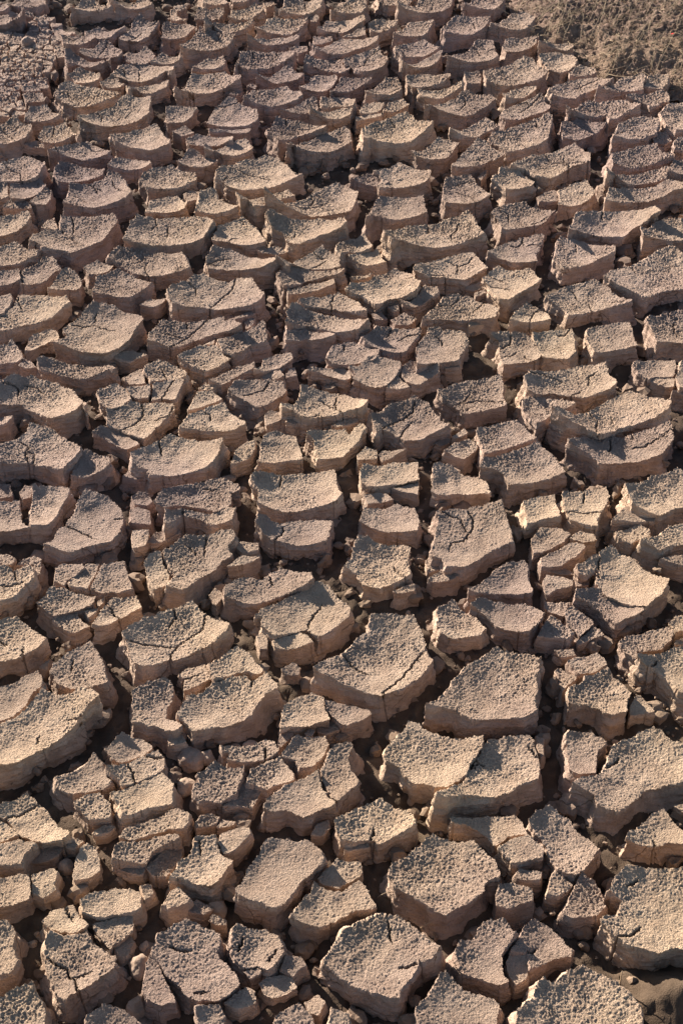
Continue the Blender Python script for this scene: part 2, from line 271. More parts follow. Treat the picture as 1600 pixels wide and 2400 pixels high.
medium wide mud plate with upturned rim, forty-four percent across, seventy-seven percent down photo|-55,1114,36.4,4.63,-0.001,0.043|-104,1091 -97,1110 -89,1122 -73,1135 -48,1146 -30,1156 -30,1142 -20,1118 -7,1100 -30,1094 -51,1084 -72,1093 -93,1090
large wide mud plate cut by photo edge, ninety-six percent across, forty-eight percent down photo|537,1715,35.8,3.40,-0.017,0.059|466,1725 488,1734 517,1755 541,1761 561,1772 595,1747 607,1733 598,1683 543,1684 514,1660 487,1670 471,1681 469,1703
large wide mud plate with two cracks, eighty-five percent across, twenty-nine percent down photo|473,2284,32.3,2.35,0.024,0.084|395,2284 432,2316 458,2331 498,2340 518,2320 539,2285 559,2262 540,2256 512,2254 479,2242 434,2227 425,2254 409,2266|449,2312 457,2299 458,2285|481,2273 480,2242
medium many-cornered mud plate with one dark crack, twenty-nine percent across, eighty-four percent down photo|-177,1012,36.8,4.52,-0.004,0.057|-218,990 -209,1012 -194,1026 -189,1049 -163,1051 -161,1035 -155,1026 -140,1014 -148,1000 -161,984 -166,979 -188,985 -205,990|-184,1044 -180,1027
large five-cornered mud plate with one dark crack, sixty-nine percent across, thirty-eight percent down photo|238,1979,31.2,3.85,-0.016,0.037|172,1982 196,2006 222,2022 256,2026 288,2026 291,2009 287,1983 291,1946 268,1943 218,1923 195,1950 185,1961 178,1960|210,1960 242,1973 287,1961
small many-cornered mud plate with two cracks, thirty-seven percent across, ninety-two percent down photo|-104,894,34.0,5.38,-0.012,0.062|-135,901 -134,917 -128,924 -116,919 -91,917 -78,908 -69,889 -77,876 -89,865 -103,871 -119,868 -130,879|-121,909 -125,891|-90,877 -80,891
medium long mud plate with upturned rim, twenty-two percent across, sixty-eight percent down photo|-265,1272,34.1,3.84,-0.042,0.021|-297,1279 -297,1298 -282,1311 -259,1319 -243,1315 -240,1300 -242,1284 -248,1265 -248,1251 -230,1245 -223,1233 -231,1223 -242,1225 -259,1235 -280,1239 -294,1239
large wide mud plate with upturned rim, forty-six percent across, nineteen percent down photo|-38,2639,31.6,2.83,-0.022,0.022|-165,2626 -161,2643 -119,2611 -68,2671 -38,2696 -11,2711 5,2698 37,2670 29,2632 18,2603 -11,2600 -61,2576 -98,2595 -125,2610 -147,2626
large narrow strip-like mud plate with one dark crack, eighty-nine percent across, twenty-one percent down photo|555,2550,36.3,3.01,-0.020,0.090|461,2487 479,2543 491,2578 528,2594 571,2593 614,2589 637,2581 652,2579 662,2561 647,2557 625,2541 601,2530 579,2504 546,2506 504,2507 482,2505|548,2592 545,2571
medium six-cornered mud plate with one dark crack, twenty percent across, forty percent down photo|-355,1917,31.1,3.35,-0.043,0.031|-413,1933 -391,1941 -375,1963 -353,1960 -328,1959 -298,1950 -293,1936 -309,1914 -324,1892 -340,1856 -360,1867 -384,1884 -408,1894|-353,1960 -350,1935 -357,1913 -380,1886
small six-cornered mud plate with one dark crack, seventy-nine percent across, ninety-two percent down photo|244,901,30.1,5.20,-0.011,0.085|205,890 226,924 240,936 251,928 266,914 284,891 279,883 257,883 237,873 229,869 228,890|228,890 240,895
huge six-cornered mud plate with several cracks, fourteen percent across, eighteen percent down photo|-522,2674,33.3,3.05,0.025,0.005|-589,2622 -585,2677 -587,2708 -563,2712 -527,2727 -511,2736 -507,2751 -484,2738 -468,2717 -456,2684 -447,2664 -461,2643 -492,2630 -525,2610 -557,2617|-574,2664 -559,2657 -540,2635|-536,2713 -524,2684|-496,2724 -492,2705 -471,2679
large wide mud plate with upturned rim, twenty-one percent across, twenty-five percent down photo|-384,2410,32.5,2.42,0.004,0.026|-470,2408 -464,2436 -451,2455 -422,2457 -396,2450 -354,2441 -323,2438 -311,2415 -300,2374 -320,2371 -359,2361 -385,2364 -413,2375 -443,2395 -459,2410
huge wide mud plate with two cracks, eighty percent across, fifteen percent down photo|465,2809,29.9,2.86,0.011,0.032|371,2771 387,2807 419,2842 466,2856 522,2876 552,2822 549,2798 515,2801 485,2775 452,2736 427,2746 403,2776|495,2837 500,2807|457,2849 466,2824
medium five-cornered mud plate cut by photo edge, three percent across, ninety-eight percent down photo|-382,788,32.7,3.37,0.008,0.081|-402,830 -385,840 -369,846 -364,835 -352,822 -346,800 -336,743 -415,745 -428,816
medium long mud plate with upturned rim, twenty-one percent across, seventy-seven percent down photo|-262,1122,31.3,4.18,-0.040,0.013|-309,1122 -291,1132 -266,1145 -243,1157 -233,1147 -225,1136 -227,1109 -255,1101 -278,1090 -290,1087 -295,1107
large narrow strip-like mud plate with two cracks, twenty-seven percent across, thirty-two percent down photo|-289,2176,31.5,2.55,-0.022,0.052|-362,2135 -358,2160 -341,2207 -327,2210 -294,2206 -258,2210 -224,2211 -221,2201 -202,2196 -186,2176 -210,2171 -234,2170 -255,2164 -278,2155 -300,2135 -320,2126 -346,2135|-338,2167 -319,2167 -293,2161|-296,2205 -291,2189
medium narrow strip-like mud plate with one dark crack, forty-three percent across, fifty-one percent down photo|-72,1628,35.4,3.54,-0.041,0.080|-139,1637 -133,1652 -121,1656 -113,1647 -95,1646 -67,1654 -31,1652 -13,1643 -18,1621 -24,1602 -46,1601 -72,1601 -94,1606 -104,1608 -110,1607 -126,1619 -131,1633|-93,1637 -95,1623 -104,1609
large long mud plate cut by photo edge, four percent across, thirty percent down photo|-605,2235,31.7,2.27,-0.021,0.077|-681,2203 -643,2245 -631,2261 -628,2289 -583,2287 -555,2282 -532,2277 -522,2257 -536,2246 -553,2225 -575,2210 -603,2203 -632,2182 -673,2164
medium wide mud plate with one dark crack, forty-seven percent across, thirty-nine percent down photo|-33,1949,36.8,4.04,-0.009,0.009|-105,1935 -84,1945 -76,1962 -72,1994 -63,1998 -43,1991 -7,1979 30,1956 46,1938 37,1925 6,1928 -29,1919 -61,1907 -70,1908 -84,1925 -103,1923|-7,1969 -12,1956 -9,1941
huge long mud plate with one dark crack, fifty-seven percent across, twelve percent down photo|122,2952,33.5,2.71,-0.039,0.021|47,2948 75,2983 114,3010 149,3029 162,3014 176,2993 213,2977 197,2959 174,2930 147,2891 118,2894 86,2894 64,2901 49,2880|112,3006 118,2989 128,2977
medium wide mud plate with upturned rim, seventy-four percent across, sixty percent down photo|253,1443,37.0,4.60,0.013,0.027|194,1459 203,1471 220,1474 243,1469 277,1465 291,1457 306,1442 296,1428 281,1409 261,1409 243,1414 228,1426 218,1442 204,1452
large many-cornered mud plate with two cracks, sixty-four percent across, thirty-three percent down photo|183,2120,35.5,2.94,-0.044,0.024|140,2112 148,2143 160,2161 163,2176 185,2180 191,2170 210,2171 231,2159 236,2136 226,2113 212,2080 179,2071 137,2053|177,2157 188,2143 187,2132|148,2149 163,2162
small many-cornered mud plate with upturned rim, thirty-one percent across, seventy-six percent down photo|-167,1140,31.5,4.99,-0.022,0.031|-200,1123 -200,1140 -192,1142 -196,1153 -183,1165 -172,1177 -156,1164 -133,1166 -133,1150 -140,1140 -140,1125 -161,1109 -176,1111 -189,1111
small wide mud plate with upturned rim, sixteen percent across, eighty-eight percent down photo|-288,958,33.5,5.72,0.015,0.029|-327,961 -312,974 -288,977 -268,978 -253,970 -250,948 -262,944 -278,942 -305,936 -322,943
medium five-cornered mud plate with two cracks, two percent across, sixty-two percent down photo|-491,1394,35.1,4.03,-0.018,0.038|-535,1424 -501,1437 -486,1438 -473,1425 -456,1412 -434,1394 -447,1376 -464,1367 -481,1358 -520,1344|-507,1397 -494,1388|-469,1384 -466,1365
huge long mud plate with one dark crack, seventy-six percent across, thirteen percent down photo|410,2933,31.2,2.21,0.028,0.060|333,2916 346,2949 393,2975 427,2989 477,3008 485,2994 478,2955 467,2917 443,2898 417,2882 388,2866 370,2854 351,2885|448,2990 449,2966
small long mud plate with upturned rim, forty-nine percent across, seventy-five percent down photo|-4,1154,37.8,4.26,0.017,0.084|-28,1159 -21,1170 -17,1188 -9,1195 5,1198 17,1195 13,1186 10,1174 13,1159 23,1144 25,1139 12,1128 -6,1107 -14,1115 -24,1135
large wide mud plate with upturned rim, forty-four percent across, twenty-two percent down photo|-79,2529,35.9,3.63,0.018,0.056|-160,2562 -147,2576 -123,2570 -97,2566 -47,2562 7,2537 10,2519 -8,2506 -42,2504 -70,2489 -95,2465 -108,2475 -122,2515 -145,2525
medium long mud plate with upturned rim, seventy-four percent across, fifty-six percent down photo|255,1519,33.3,4.55,-0.019,0.029|193,1487 211,1504 225,1522 236,1541 258,1557 274,1558 286,1561 291,1553 289,1532 293,1495 289,1490 252,1495 222,1487 202,1482
large six-cornered mud plate with two cracks, sixty-seven percent across, thirty percent down photo|229,2246,31.5,3.17,-0.002,0.034|153,2196 171,2241 184,2262 198,2285 228,2300 232,2292 247,2292 272,2267 288,2257 300,2238 291,2210 256,2218 242,2216 199,2217|184,2259 211,2262 227,2283|253,2246 272,2263
large long mud plate with two cracks, seventeen percent across, ten percent down photo|-519,3037,31.1,3.09,0.010,0.084|-612,3001 -572,3042 -547,3068 -533,3080 -521,3102 -509,3107 -485,3098 -447,3087 -449,3065 -448,3030 -469,3008 -498,2997 -529,2984 -567,2974 -590,2980|-569,3039 -558,3028 -556,3005|-494,3049 -505,3029
medium five-cornered mud plate with two cracks, eighty-five percent across, forty-nine percent down photo|398,1689,34.9,3.50,0.017,0.033|365,1720 401,1725 436,1728 439,1705 431,1687 419,1672 410,1640 368,1653 363,1679|364,1675 420,1675|400,1718 396,1698
small many-cornered mud plate with upturned rim, eighty-five percent across, seventy-three percent down photo|332,1188,37.1,5.65,0.029,0.045|310,1215 316,1223 334,1220 346,1220 367,1202 354,1192 347,1172 342,1152 321,1149 309,1159 310,1191
medium six-cornered mud plate with upturned rim, fifty-seven percent across, fifty percent down photo|80,1660,32.5,3.43,0.029,0.028|30,1653 37,1685 68,1687 91,1694 119,1680 126,1652 121,1627 95,1631 67,1634 39,1643
large wide mud plate with several cracks, sixty-six percent across, twenty-six percent down photo|219,2392,31.8,3.40,-0.035,0.054|141,2356 148,2388 184,2413 210,2430 236,2437 261,2438 275,2417 292,2381 277,2377 259,2366 246,2353 207,2360 176,2356 151,2355|210,2417 235,2406 229,2378|234,2404 255,2410 263,2422|177,2365 205,2368
medium many-cornered mud plate with upturned rim, sixty-six percent across, forty-seven percent down photo|190,1750,31.5,3.36,-0.049,0.069|151,1753 154,1787 163,1792 186,1789 196,1775 208,1767 227,1762 240,1751 246,1720 224,1723 193,1726 157,1716 147,1723
small many-cornered mud plate with upturned rim, twelve percent across, seventy-five percent down photo|-347,1151,29.4,4.40,-0.031,0.060|-387,1150 -365,1162 -350,1176 -340,1189 -327,1175 -320,1158 -311,1143 -320,1134 -349,1129 -361,1122 -376,1132 -384,1141
medium four-cornered mud plate with upturned rim, seventy-three percent across, forty-two percent down photo|278,1866,34.3,3.30,-0.015,0.072|234,1878 236,1885 252,1890 279,1903 306,1906 317,1886 334,1857 307,1849 276,1834 246,1815 242,1818 237,1858
small many-cornered mud plate with one dark crack, ninety-five percent across, eighty-one percent down photo|413,1060,35.1,5.48,-0.003,0.052|368,1046 374,1058 395,1073 408,1087 425,1093 431,1083 437,1071 462,1039 425,1044 406,1040 383,1041|407,1050 408,1040
large five-cornered mud plate with one dark crack, eighty-four percent across, twenty-four percent down photo|477,2437,36.7,2.46,0.027,0.054|424,2406 431,2441 440,2483 448,2494 476,2486 512,2464 552,2449 552,2432 527,2422 502,2406 471,2394 440,2375|477,2472 476,2446
small narrow strip-like mud plate with upturned rim, seventy-two percent across, eighty percent down photo|200,1074,28.3,3.99,-0.021,0.039|142,1080 164,1085 188,1091 218,1091 228,1091 237,1082 242,1060 219,1060 201,1046 186,1062 178,1067 162,1074 143,1071
medium wide mud plate with one dark crack, thirty-one percent across, forty percent down photo|-224,1909,36.1,3.18,-0.017,0.078|-281,1886 -270,1911 -266,1924 -239,1941 -206,1952 -197,1934 -178,1910 -164,1895 -181,1883 -202,1879 -224,1881 -252,1883 -280,1880|-240,1930 -230,1922 -230,1910
large many-cornered mud plate with one dark crack, seventy-four percent across, twenty-seven percent down photo|329,2331,37.0,3.18,0.021,0.018|276,2344 294,2370 312,2388 326,2375 351,2374 372,2372 383,2351 393,2334 375,2322 346,2298 321,2262 304,2268 289,2304 287,2325|290,2322 314,2320 331,2311
medium long mud plate cut by photo edge, two percent across, sixty-seven percent down photo|-473,1283,34.6,4.85,0.003,0.057|-513,1300 -476,1311 -459,1319 -436,1326 -426,1302 -439,1292 -447,1274 -461,1253 -499,1232
medium narrow strip-like mud plate with upturned rim, forty-seven percent across, thirty-one percent down photo|-35,2201,35.3,3.90,-0.007,0.072|-105,2182 -103,2215 -98,2238 -87,2245 -77,2241 -46,2230 -8,2219 54,2179 49,2174 32,2160 2,2167 -31,2181 -60,2191
medium five-cornered mud plate with upturned rim, forty-nine percent across, forty-three percent down photo|-11,1852,32.4,4.02,-0.009,0.083|-61,1871 -46,1881 -22,1885 -7,1883 6,1884 13,1871 30,1889 37,1889 43,1878 36,1870 29,1853 15,1838 2,1814 -22,1809 -41,1804 -43,1836 -47,1857
medium many-cornered mud plate with upturned rim, sixty-six percent across, sixty percent down photo|175,1434,31.9,3.97,-0.030,0.033|145,1462 162,1471 168,1480 177,1467 188,1454 202,1444 217,1418 207,1409 181,1405 159,1402 148,1414 143,1434
medium wide mud plate with upturned rim, fifty-seven percent across, forty-six percent down photo|79,1768,33.0,3.59,-0.049,0.059|32,1766 36,1788 64,1790 91,1798 129,1795 130,1753 111,1752 86,1746 59,1739 42,1733 32,1743
large long mud plate with upturned rim, fifty-eight percent across, twenty percent down photo|120,2611,36.8,2.89,-0.033,0.028|51,2542 58,2568 69,2621 83,2652 131,2656 174,2654 178,2627 179,2592 150,2581 113,2562 63,2572
small many-cornered mud plate with upturned rim, eighty-five percent across, eighty-seven percent down photo|307,965,29.6,4.48,-0.040,0.075|276,946 295,979 306,1000 322,990 331,973 331,955 319,943 302,942 285,938
medium wide mud plate with upturned rim, fifty-six percent across, twenty-eight percent down photo|80,2305,36.4,3.80,-0.012,0.009|7,2289 18,2319 52,2335 65,2347 87,2339 119,2337 141,2336 154,2315 147,2298 129,2286 93,2279 65,2247 39,2284
huge many-cornered mud plate with upturned rim, seventy-five percent across, seven percent down photo|422,3242,32.4,2.33,-0.013,0.025|346,3249 365,3265 422,3297 450,3320 470,3309 481,3279 504,3243 486,3219 454,3208 411,3179 383,3168 350,3198
large six-cornered mud plate with two cracks, seventy-six percent across, twenty-one percent down photo|373,2583,34.0,2.79,-0.027,0.060|312,2586 319,2606 355,2628 388,2637 403,2619 422,2605 449,2592 435,2577 417,2554 377,2544 341,2524 331,2530 324,2564|340,2602 350,2592 349,2563|397,2557 418,2564 441,2583
small five-cornered mud plate with upturned rim, forty-four percent across, sixty-nine percent down photo|-52,1260,36.1,4.11,-0.023,0.021|-85,1228 -83,1255 -80,1271 -63,1286 -43,1294 -26,1282 -22,1261 -15,1245 -32,1242 -53,1235 -75,1234
medium five-cornered mud plate with upturned rim, eighty-nine percent across, thirty-two percent down photo|503,2150,35.5,3.04,-0.020,0.033|461,2173 475,2184 512,2192 543,2195 547,2171 549,2124 511,2114 466,2099 458,2144
medium many-cornered mud plate with one dark crack, seventy-five percent across, thirty-three percent down photo|325,2119,32.6,3.93,-0.006,0.066|276,2154 298,2165 315,2165 345,2164 354,2152 363,2122 370,2099 359,2081 322,2078 295,2062 293,2116 295,2140|317,2155 314,2134 296,2120
medium long mud plate with upturned rim, six percent across, forty-nine percent down photo|-482,1692,31.7,5.11,0.010,0.023|-510,1735 -487,1736 -466,1733 -448,1725 -449,1713 -459,1692 -464,1663 -472,1639 -498,1638 -507,1683 -508,1711
medium six-cornered mud plate with upturned rim, fifty-five percent across, thirty-six percent down photo|62,2050,34.2,3.17,-0.000,0.077|12,2064 30,2068 49,2090 63,2095 76,2088 108,2074 107,2059 96,2034 79,2009 63,2000 43,2013 21,2028 25,2041 19,2056
medium six-cornered mud plate with one dark crack, thirty-seven percent across, thirty-eight percent down photo|-149,1994,33.2,3.20,-0.036,0.085|-203,1992 -190,2018 -159,2025 -132,2026 -107,2018 -97,1994 -106,1983 -129,1962 -147,1949 -163,1961 -177,1973 -195,1982|-129,2019 -140,1998 -177,1984
large long mud plate with one dark crack, sixty-seven percent across, ten percent down photo|289,3083,33.3,2.21,-0.044,0.005|191,3029 231,3081 264,3114 286,3141 300,3152 322,3136 355,3124 365,3105 344,3082 317,3053 288,3019 257,3028 229,3039 207,3057|290,3126 295,3114 292,3090 270,3050
medium six-cornered mud plate with one dark crack, fifty-seven percent across, thirty-three percent down photo|93,2147,34.2,4.55,-0.046,0.038|38,2140 55,2167 67,2184 97,2182 146,2173 146,2159 134,2139 121,2109 93,2108 65,2117 49,2122|95,2180 85,2160
small wide mud plate with two cracks, twenty percent across, seventy-four percent down photo|-276,1164,34.7,5.42,-0.035,0.084|-320,1163 -295,1171 -281,1180 -266,1187 -252,1190 -243,1178 -239,1161 -256,1154 -279,1144 -296,1134 -305,1151 -315,1158|-294,1173 -286,1162 -279,1141|-269,1183 -243,1177
medium six-cornered mud plate with one dark crack, ninety-seven percent across, sixty-four percent down photo|496,1340,34.1,4.05,-0.007,0.069|429,1355 466,1367 490,1380 539,1378 522,1285 484,1299 464,1330 457,1344 444,1338 436,1344|460,1354 443,1331
medium six-cornered mud plate with upturned rim, seventeen percent across, twenty-seven percent down photo|-436,2328,33.2,4.19,-0.040,0.006|-484,2291 -483,2336 -484,2350 -455,2375 -443,2381 -422,2366 -400,2349 -371,2326 -379,2318 -412,2282 -430,2287 -456,2295
small wide mud plate with upturned rim, nine percent across, fifty-eight percent down photo|-423,1478,31.9,4.57,-0.026,0.084|-466,1469 -455,1485 -448,1506 -429,1505 -417,1498 -399,1492 -374,1483 -378,1470 -395,1462 -412,1459 -433,1450 -445,1456 -460,1466
small many-cornered mud plate with upturned rim, forty-four percent across, seventy-three percent down photo|-49,1196,30.1,6.97,-0.026,0.088|-81,1194 -66,1218 -60,1222 -44,1218 -23,1217 -19,1204 -24,1187 -40,1170 -57,1168 -64,1182 -81,1184
large many-cornered mud plate with upturned rim, twenty-one percent across, thirteen percent down photo|-449,2907,37.3,3.23,-0.037,0.004|-523,2906 -501,2925 -469,2950 -424,2970 -412,2945 -387,2895 -388,2876 -405,2869 -424,2854 -454,2862 -480,2867 -509,2886
medium six-cornered mud plate with upturned rim, forty percent across, forty-three percent down photo|-106,1830,35.5,4.27,0.023,0.029|-143,1793 -138,1804 -138,1842 -136,1861 -126,1870 -106,1872 -80,1858 -71,1833 -66,1797 -92,1803 -112,1794
small narrow strip-like mud plate with upturned rim, twenty-three percent across, eighty percent down photo|-242,1074,30.2,4.77,0.023,0.013|-285,1064 -279,1071 -253,1084 -237,1091 -224,1099 -217,1100 -201,1088 -202,1077 -206,1066 -227,1068 -251,1063 -272,1049 -289,1051
large six-cornered mud plate with upturned rim, sixty-seven percent across, eighteen percent down photo|261,2683,35.1,2.84,0.022,0.015|216,2654 220,2708 229,2736 254,2740 281,2744 293,2712 319,2661 296,2641 263,2626 222,2635
large many-cornered mud plate with upturned rim, twenty-four percent across, seventeen percent down photo|-381,2740,33.0,3.19,-0.042,0.006|-439,2724 -434,2754 -423,2775 -397,2787 -375,2795 -357,2779 -320,2757 -315,2729 -333,2715 -372,2696 -399,2693 -416,2693
small long mud plate with upturned rim, eighty-eight percent across, fifty-nine percent down photo|403,1465,35.1,5.01,-0.034,0.009|353,1474 359,1493 396,1501 402,1483 421,1474 442,1462 458,1448 444,1442 425,1436 412,1426 401,1441 389,1460 373,1469
small narrow strip-like mud plate with upturned rim, twenty percent across, eighty-two percent down photo|-259,1036,33.7,6.50,-0.043,0.038|-294,1037 -289,1046 -265,1047 -241,1053 -211,1052 -209,1043 -230,1042 -244,1030 -251,1014 -270,1017 -294,1018
large long mud plate with two cracks, thirty percent across, eight percent down photo|-320,3188,34.1,3.09,0.003,0.038|-397,3144 -379,3126 -372,3184 -365,3233 -334,3234 -283,3240 -269,3220 -241,3203 -243,3193 -264,3180 -292,3158 -320,3138 -350,3124 -379,3130|-366,3117 -352,3130|-310,3238 -301,3218
large six-cornered mud plate with one dark crack, thirty-four percent across, eleven percent down photo|-253,3030,34.5,2.30,-0.023,0.052|-310,2978 -304,3026 -298,3059 -267,3103 -254,3101 -235,3077 -222,3069 -198,3055 -192,3026 -196,3000 -218,2982 -248,2977 -280,2978|-291,3065 -273,3069 -243,3083
large six-cornered mud plate with two cracks, twelve percent across, nine percent down photo|-615,3135,31.1,2.31,-0.026,0.054|-684,3135 -674,3175 -655,3192 -634,3186 -623,3180 -586,3175 -568,3159 -525,3134 -532,3123 -562,3106 -591,3088 -620,3077 -642,3087 -662,3103|-628,3172 -609,3143 -585,3120|-670,3138 -656,3149 -645,3123
small six-cornered mud plate with upturned rim, thirty-four percent across, sixty-four percent down photo|-156,1349,34.9,4.32,-0.028,0.047|-194,1348 -178,1360 -168,1372 -153,1381 -134,1370 -123,1351 -111,1333 -122,1331 -135,1336 -151,1335 -183,1319 -191,1334
medium five-cornered mud plate with upturned rim, eighty-one percent across, thirty-three percent down photo|398,2129,34.9,3.99,0.027,0.022|357,2163 391,2170 433,2168 435,2143 433,2104 414,2083 387,2086 371,2088 363,2121
medium wide mud plate with upturned rim, thirty-four percent across, twenty-five percent down photo|-215,2417,31.8,3.44,0.017,0.044|-267,2383 -273,2420 -262,2461 -222,2457 -198,2438 -175,2426 -125,2397 -137,2386 -163,2386 -198,2392 -239,2392
small narrow slanting mud plate with upturned rim, twenty-two percent across, ninety-six percent down photo|-222,849,31.7,3.29,0.000,0.004|-238,842 -237,875 -231,888 -223,880 -215,859 -200,835 -196,823 -215,821 -232,830
large wide mud plate with upturned rim, ninety-three percent across, fifteen percent down photo|660,2830,35.1,3.41,-0.012,0.085|601,2838 626,2856 662,2871 708,2875 710,2852 736,2824 712,2814 679,2802 635,2781 599,2795
medium narrow slanting mud plate with upturned rim, forty-seven percent across, thirteen percent down photo|-37,2904,30.3,3.55,-0.007,0.025|-122,2841 -91,2897 -54,2933 -27,2951 0,2958 8,2958 20,2941 23,2904 0,2887 -29,2862 -58,2857 -90,2857 -113,2882
medium six-cornered mud plate with two cracks, seventy-six percent across, twenty-four percent down photo|361,2457,32.1,2.94,-0.013,0.007|296,2442 322,2474 368,2505 414,2505 412,2479 396,2449 393,2415 365,2414 342,2411 315,2426|369,2502 372,2480|343,2475 356,2472 369,2484
small long mud plate with upturned rim, ninety-four percent across, sixty-two percent down photo|451,1393,33.3,4.79,0.022,0.040|411,1391 424,1404 446,1410 467,1417 487,1419 495,1409 487,1393 473,1380 454,1378 435,1376 431,1354 415,1369
large narrow strip-like mud plate cut by photo edge, ninety-four percent across, eighteen percent down photo|644,2672,36.3,2.46,-0.017,0.079|555,2619 574,2682 601,2692 654,2699 678,2704 701,2716 718,2710 763,2665 714,2680 697,2669 672,2657 644,2649 589,2630
small five-cornered mud plate with upturned rim, sixteen percent across, fifty-six percent down photo|-355,1526,31.7,5.04,0.004,0.022|-386,1503 -382,1525 -377,1556 -359,1560 -339,1559 -330,1533 -320,1498 -352,1498 -370,1495
small many-cornered mud plate with upturned rim, thirty-nine percent across, seventy-five percent down photo|-97,1157,30.5,5.84,0.002,0.082|-127,1148 -123,1166 -108,1175 -84,1184 -74,1169 -65,1155 -66,1147 -90,1141 -100,1132 -114,1137 -126,1142
large wide mud plate with upturned rim, eighty-eight percent across, ten percent down photo|609,3055,34.5,3.49,-0.016,0.042|521,3034 524,3008 560,3072 583,3092 635,3096 673,3084 679,3070 697,3048 677,3042 651,3025 630,3012 620,3004 618,3038 574,3017 538,3026
medium many-cornered mud plate with upturned rim, thirty-four percent across, twenty-two percent down photo|-210,2518,32.3,3.20,-0.005,0.032|-266,2487 -259,2526 -255,2544 -233,2557 -205,2576 -191,2557 -177,2541 -160,2503 -154,2477 -177,2475 -203,2475 -234,2492
medium narrow strip-like mud plate with upturned rim, ten percent across, thirty-five percent down photo|-490,2058,33.3,3.32,-0.014,0.059|-556,2073 -549,2086 -531,2087 -508,2079 -484,2074 -419,2056 -404,2034 -422,2043 -447,2035 -469,2029 -494,2039 -517,2045 -544,2049 -550,2055
large six-cornered mud plate with two cracks, ninety-seven percent across, thirty-one percent down photo|639,2182,32.9,3.33,0.012,0.014|578,2203 587,2217 623,2228 648,2238 701,2225 683,2127 617,2137 585,2124 583,2175|625,2224 642,2209|632,2206 629,2176 636,2159
medium six-cornered mud plate with one dark crack, fifty-eight percent across, seventeen percent down photo|131,2744,35.7,2.68,-0.006,0.064|69,2760 108,2782 125,2798 147,2785 168,2772 195,2762 191,2739 182,2722 155,2711 117,2702 84,2695 79,2703 88,2730 80,2752|109,2700 108,2631
large long mud plate with upturned rim, ninety-three percent across, twelve percent down photo|674,2957,36.7,2.92,-0.038,0.023|614,2900 613,2902 637,2982 673,3007 699,3013 731,2998 728,2973 718,2943 683,2911 646,2905
small six-cornered mud plate with upturned rim, sixteen percent across, ninety percent down photo|-282,923,29.2,2.99,-0.044,0.076|-310,929 -287,939 -274,945 -261,942 -258,922 -280,902 -283,892 -294,907 -306,921
small five-cornered mud plate cut by photo edge, two percent across, eighty-six percent down photo|-423,974,33.3,5.75,0.011,0.019|-456,991 -413,998 -397,996 -391,972 -393,959 -409,955 -447,946
small long mud plate with upturned rim, forty-nine percent across, eighty-five percent down photo|-1,1003,29.7,3.22,-0.021,0.080|-32,995 -17,1013 -5,1026 6,1021 24,1020 28,1005 24,999 3,988 -5,982 -22,985
large many-cornered mud plate with two cracks, twenty percent across, seven percent down photo|-493,3253,30.6,3.15,0.028,0.002|-562,3221 -548,3284 -521,3303 -499,3296 -472,3295 -446,3280 -408,3252 -408,3227 -428,3248 -450,3225 -485,3205 -517,3211 -534,3222|-534,3272 -527,3242|-497,3270 -490,3213
large six-cornered mud plate with one dark crack, three percent across, sixteen percent down photo|-718,2766,36.9,3.17,0.002,0.039|-786,2774 -742,2808 -729,2816 -702,2823 -678,2809 -650,2788 -657,2764 -657,2734 -676,2725 -698,2725 -720,2724 -775,2716|-744,2798 -733,2782 -704,2763 -694,2719
small wide mud plate with one dark crack, nine percent across, eighty-nine percent down photo|-343,932,36.8,3.70,0.102,0.041|-372,930 -363,945 -335,954 -326,937 -312,925 -315,918 -331,914 -348,915 -366,924|-345,950 -334,932
medium six-cornered mud plate with two cracks, two percent across, fifty-six percent down photo|-519,1511,36.8,4.05,-0.032,0.027|-557,1544 -517,1547 -510,1539 -493,1546 -480,1541 -475,1522 -487,1504 -498,1489 -509,1477 -541,1458|-510,1539 -501,1517|-526,1507 -509,1510 -488,1515
medium wide mud plate with one dark crack, fifty-one percent across, thirty-four percent down photo|18,2104,34.5,3.56,0.029,0.049|-30,2087 -25,2104 -16,2127 12,2141 42,2130 56,2117 70,2108 63,2084 30,2078 -16,2074|3,2129 6,2114
large wide mud plate cut by photo edge, ninety-seven percent across, twenty-two percent down photo|688,2524,36.5,3.31,-0.038,0.070|611,2500 615,2514 629,2516 653,2551 682,2570 763,2554 754,2499 737,2504 667,2488 643,2481 614,2476
large wide mud plate with one dark crack, eighty-four percent across, eight percent down photo|558,3165,31.2,3.47,-0.000,0.032|491,3133 497,3161 517,3185 545,3204 572,3212 613,3206 633,3187 651,3173 631,3168 603,3159 571,3148 556,3117 525,3114 502,3114|571,3200 580,3158
small narrow strip-like mud plate with one dark crack, thirty-six percent across, seventy-three percent down photo|-124,1193,32.8,5.10,-0.008,0.016|-167,1199 -151,1203 -144,1202 -127,1206 -103,1214 -92,1210 -86,1193 -95,1184 -119,1178 -143,1175 -157,1178 -154,1190 -164,1190|-104,1201 -105,1184
medium many-cornered mud plate with upturned rim, seventy-nine percent across, thirty-nine percent down photo|354,1939,36.9,5.27,-0.001,0.002|320,1959 332,1973 361,1970 390,1960 413,1941 392,1935 364,1920 338,1886 334,1899 322,1917
small many-cornered mud plate with upturned rim, eighteen percent across, seventy-three percent down photo|-295,1198,33.2,5.92,-0.046,0.086|-325,1195 -319,1201 -312,1215 -305,1224 -292,1217 -278,1214 -258,1199 -267,1191 -282,1186 -303,1175 -315,1178
small wide mud plate with upturned rim, seventy-six percent across, eighty-two percent down photo|233,1035,35.2,3.34,-0.029,0.030|203,1038 219,1051 244,1057 251,1046 261,1038 258,1023 235,1018 219,1015 208,1028
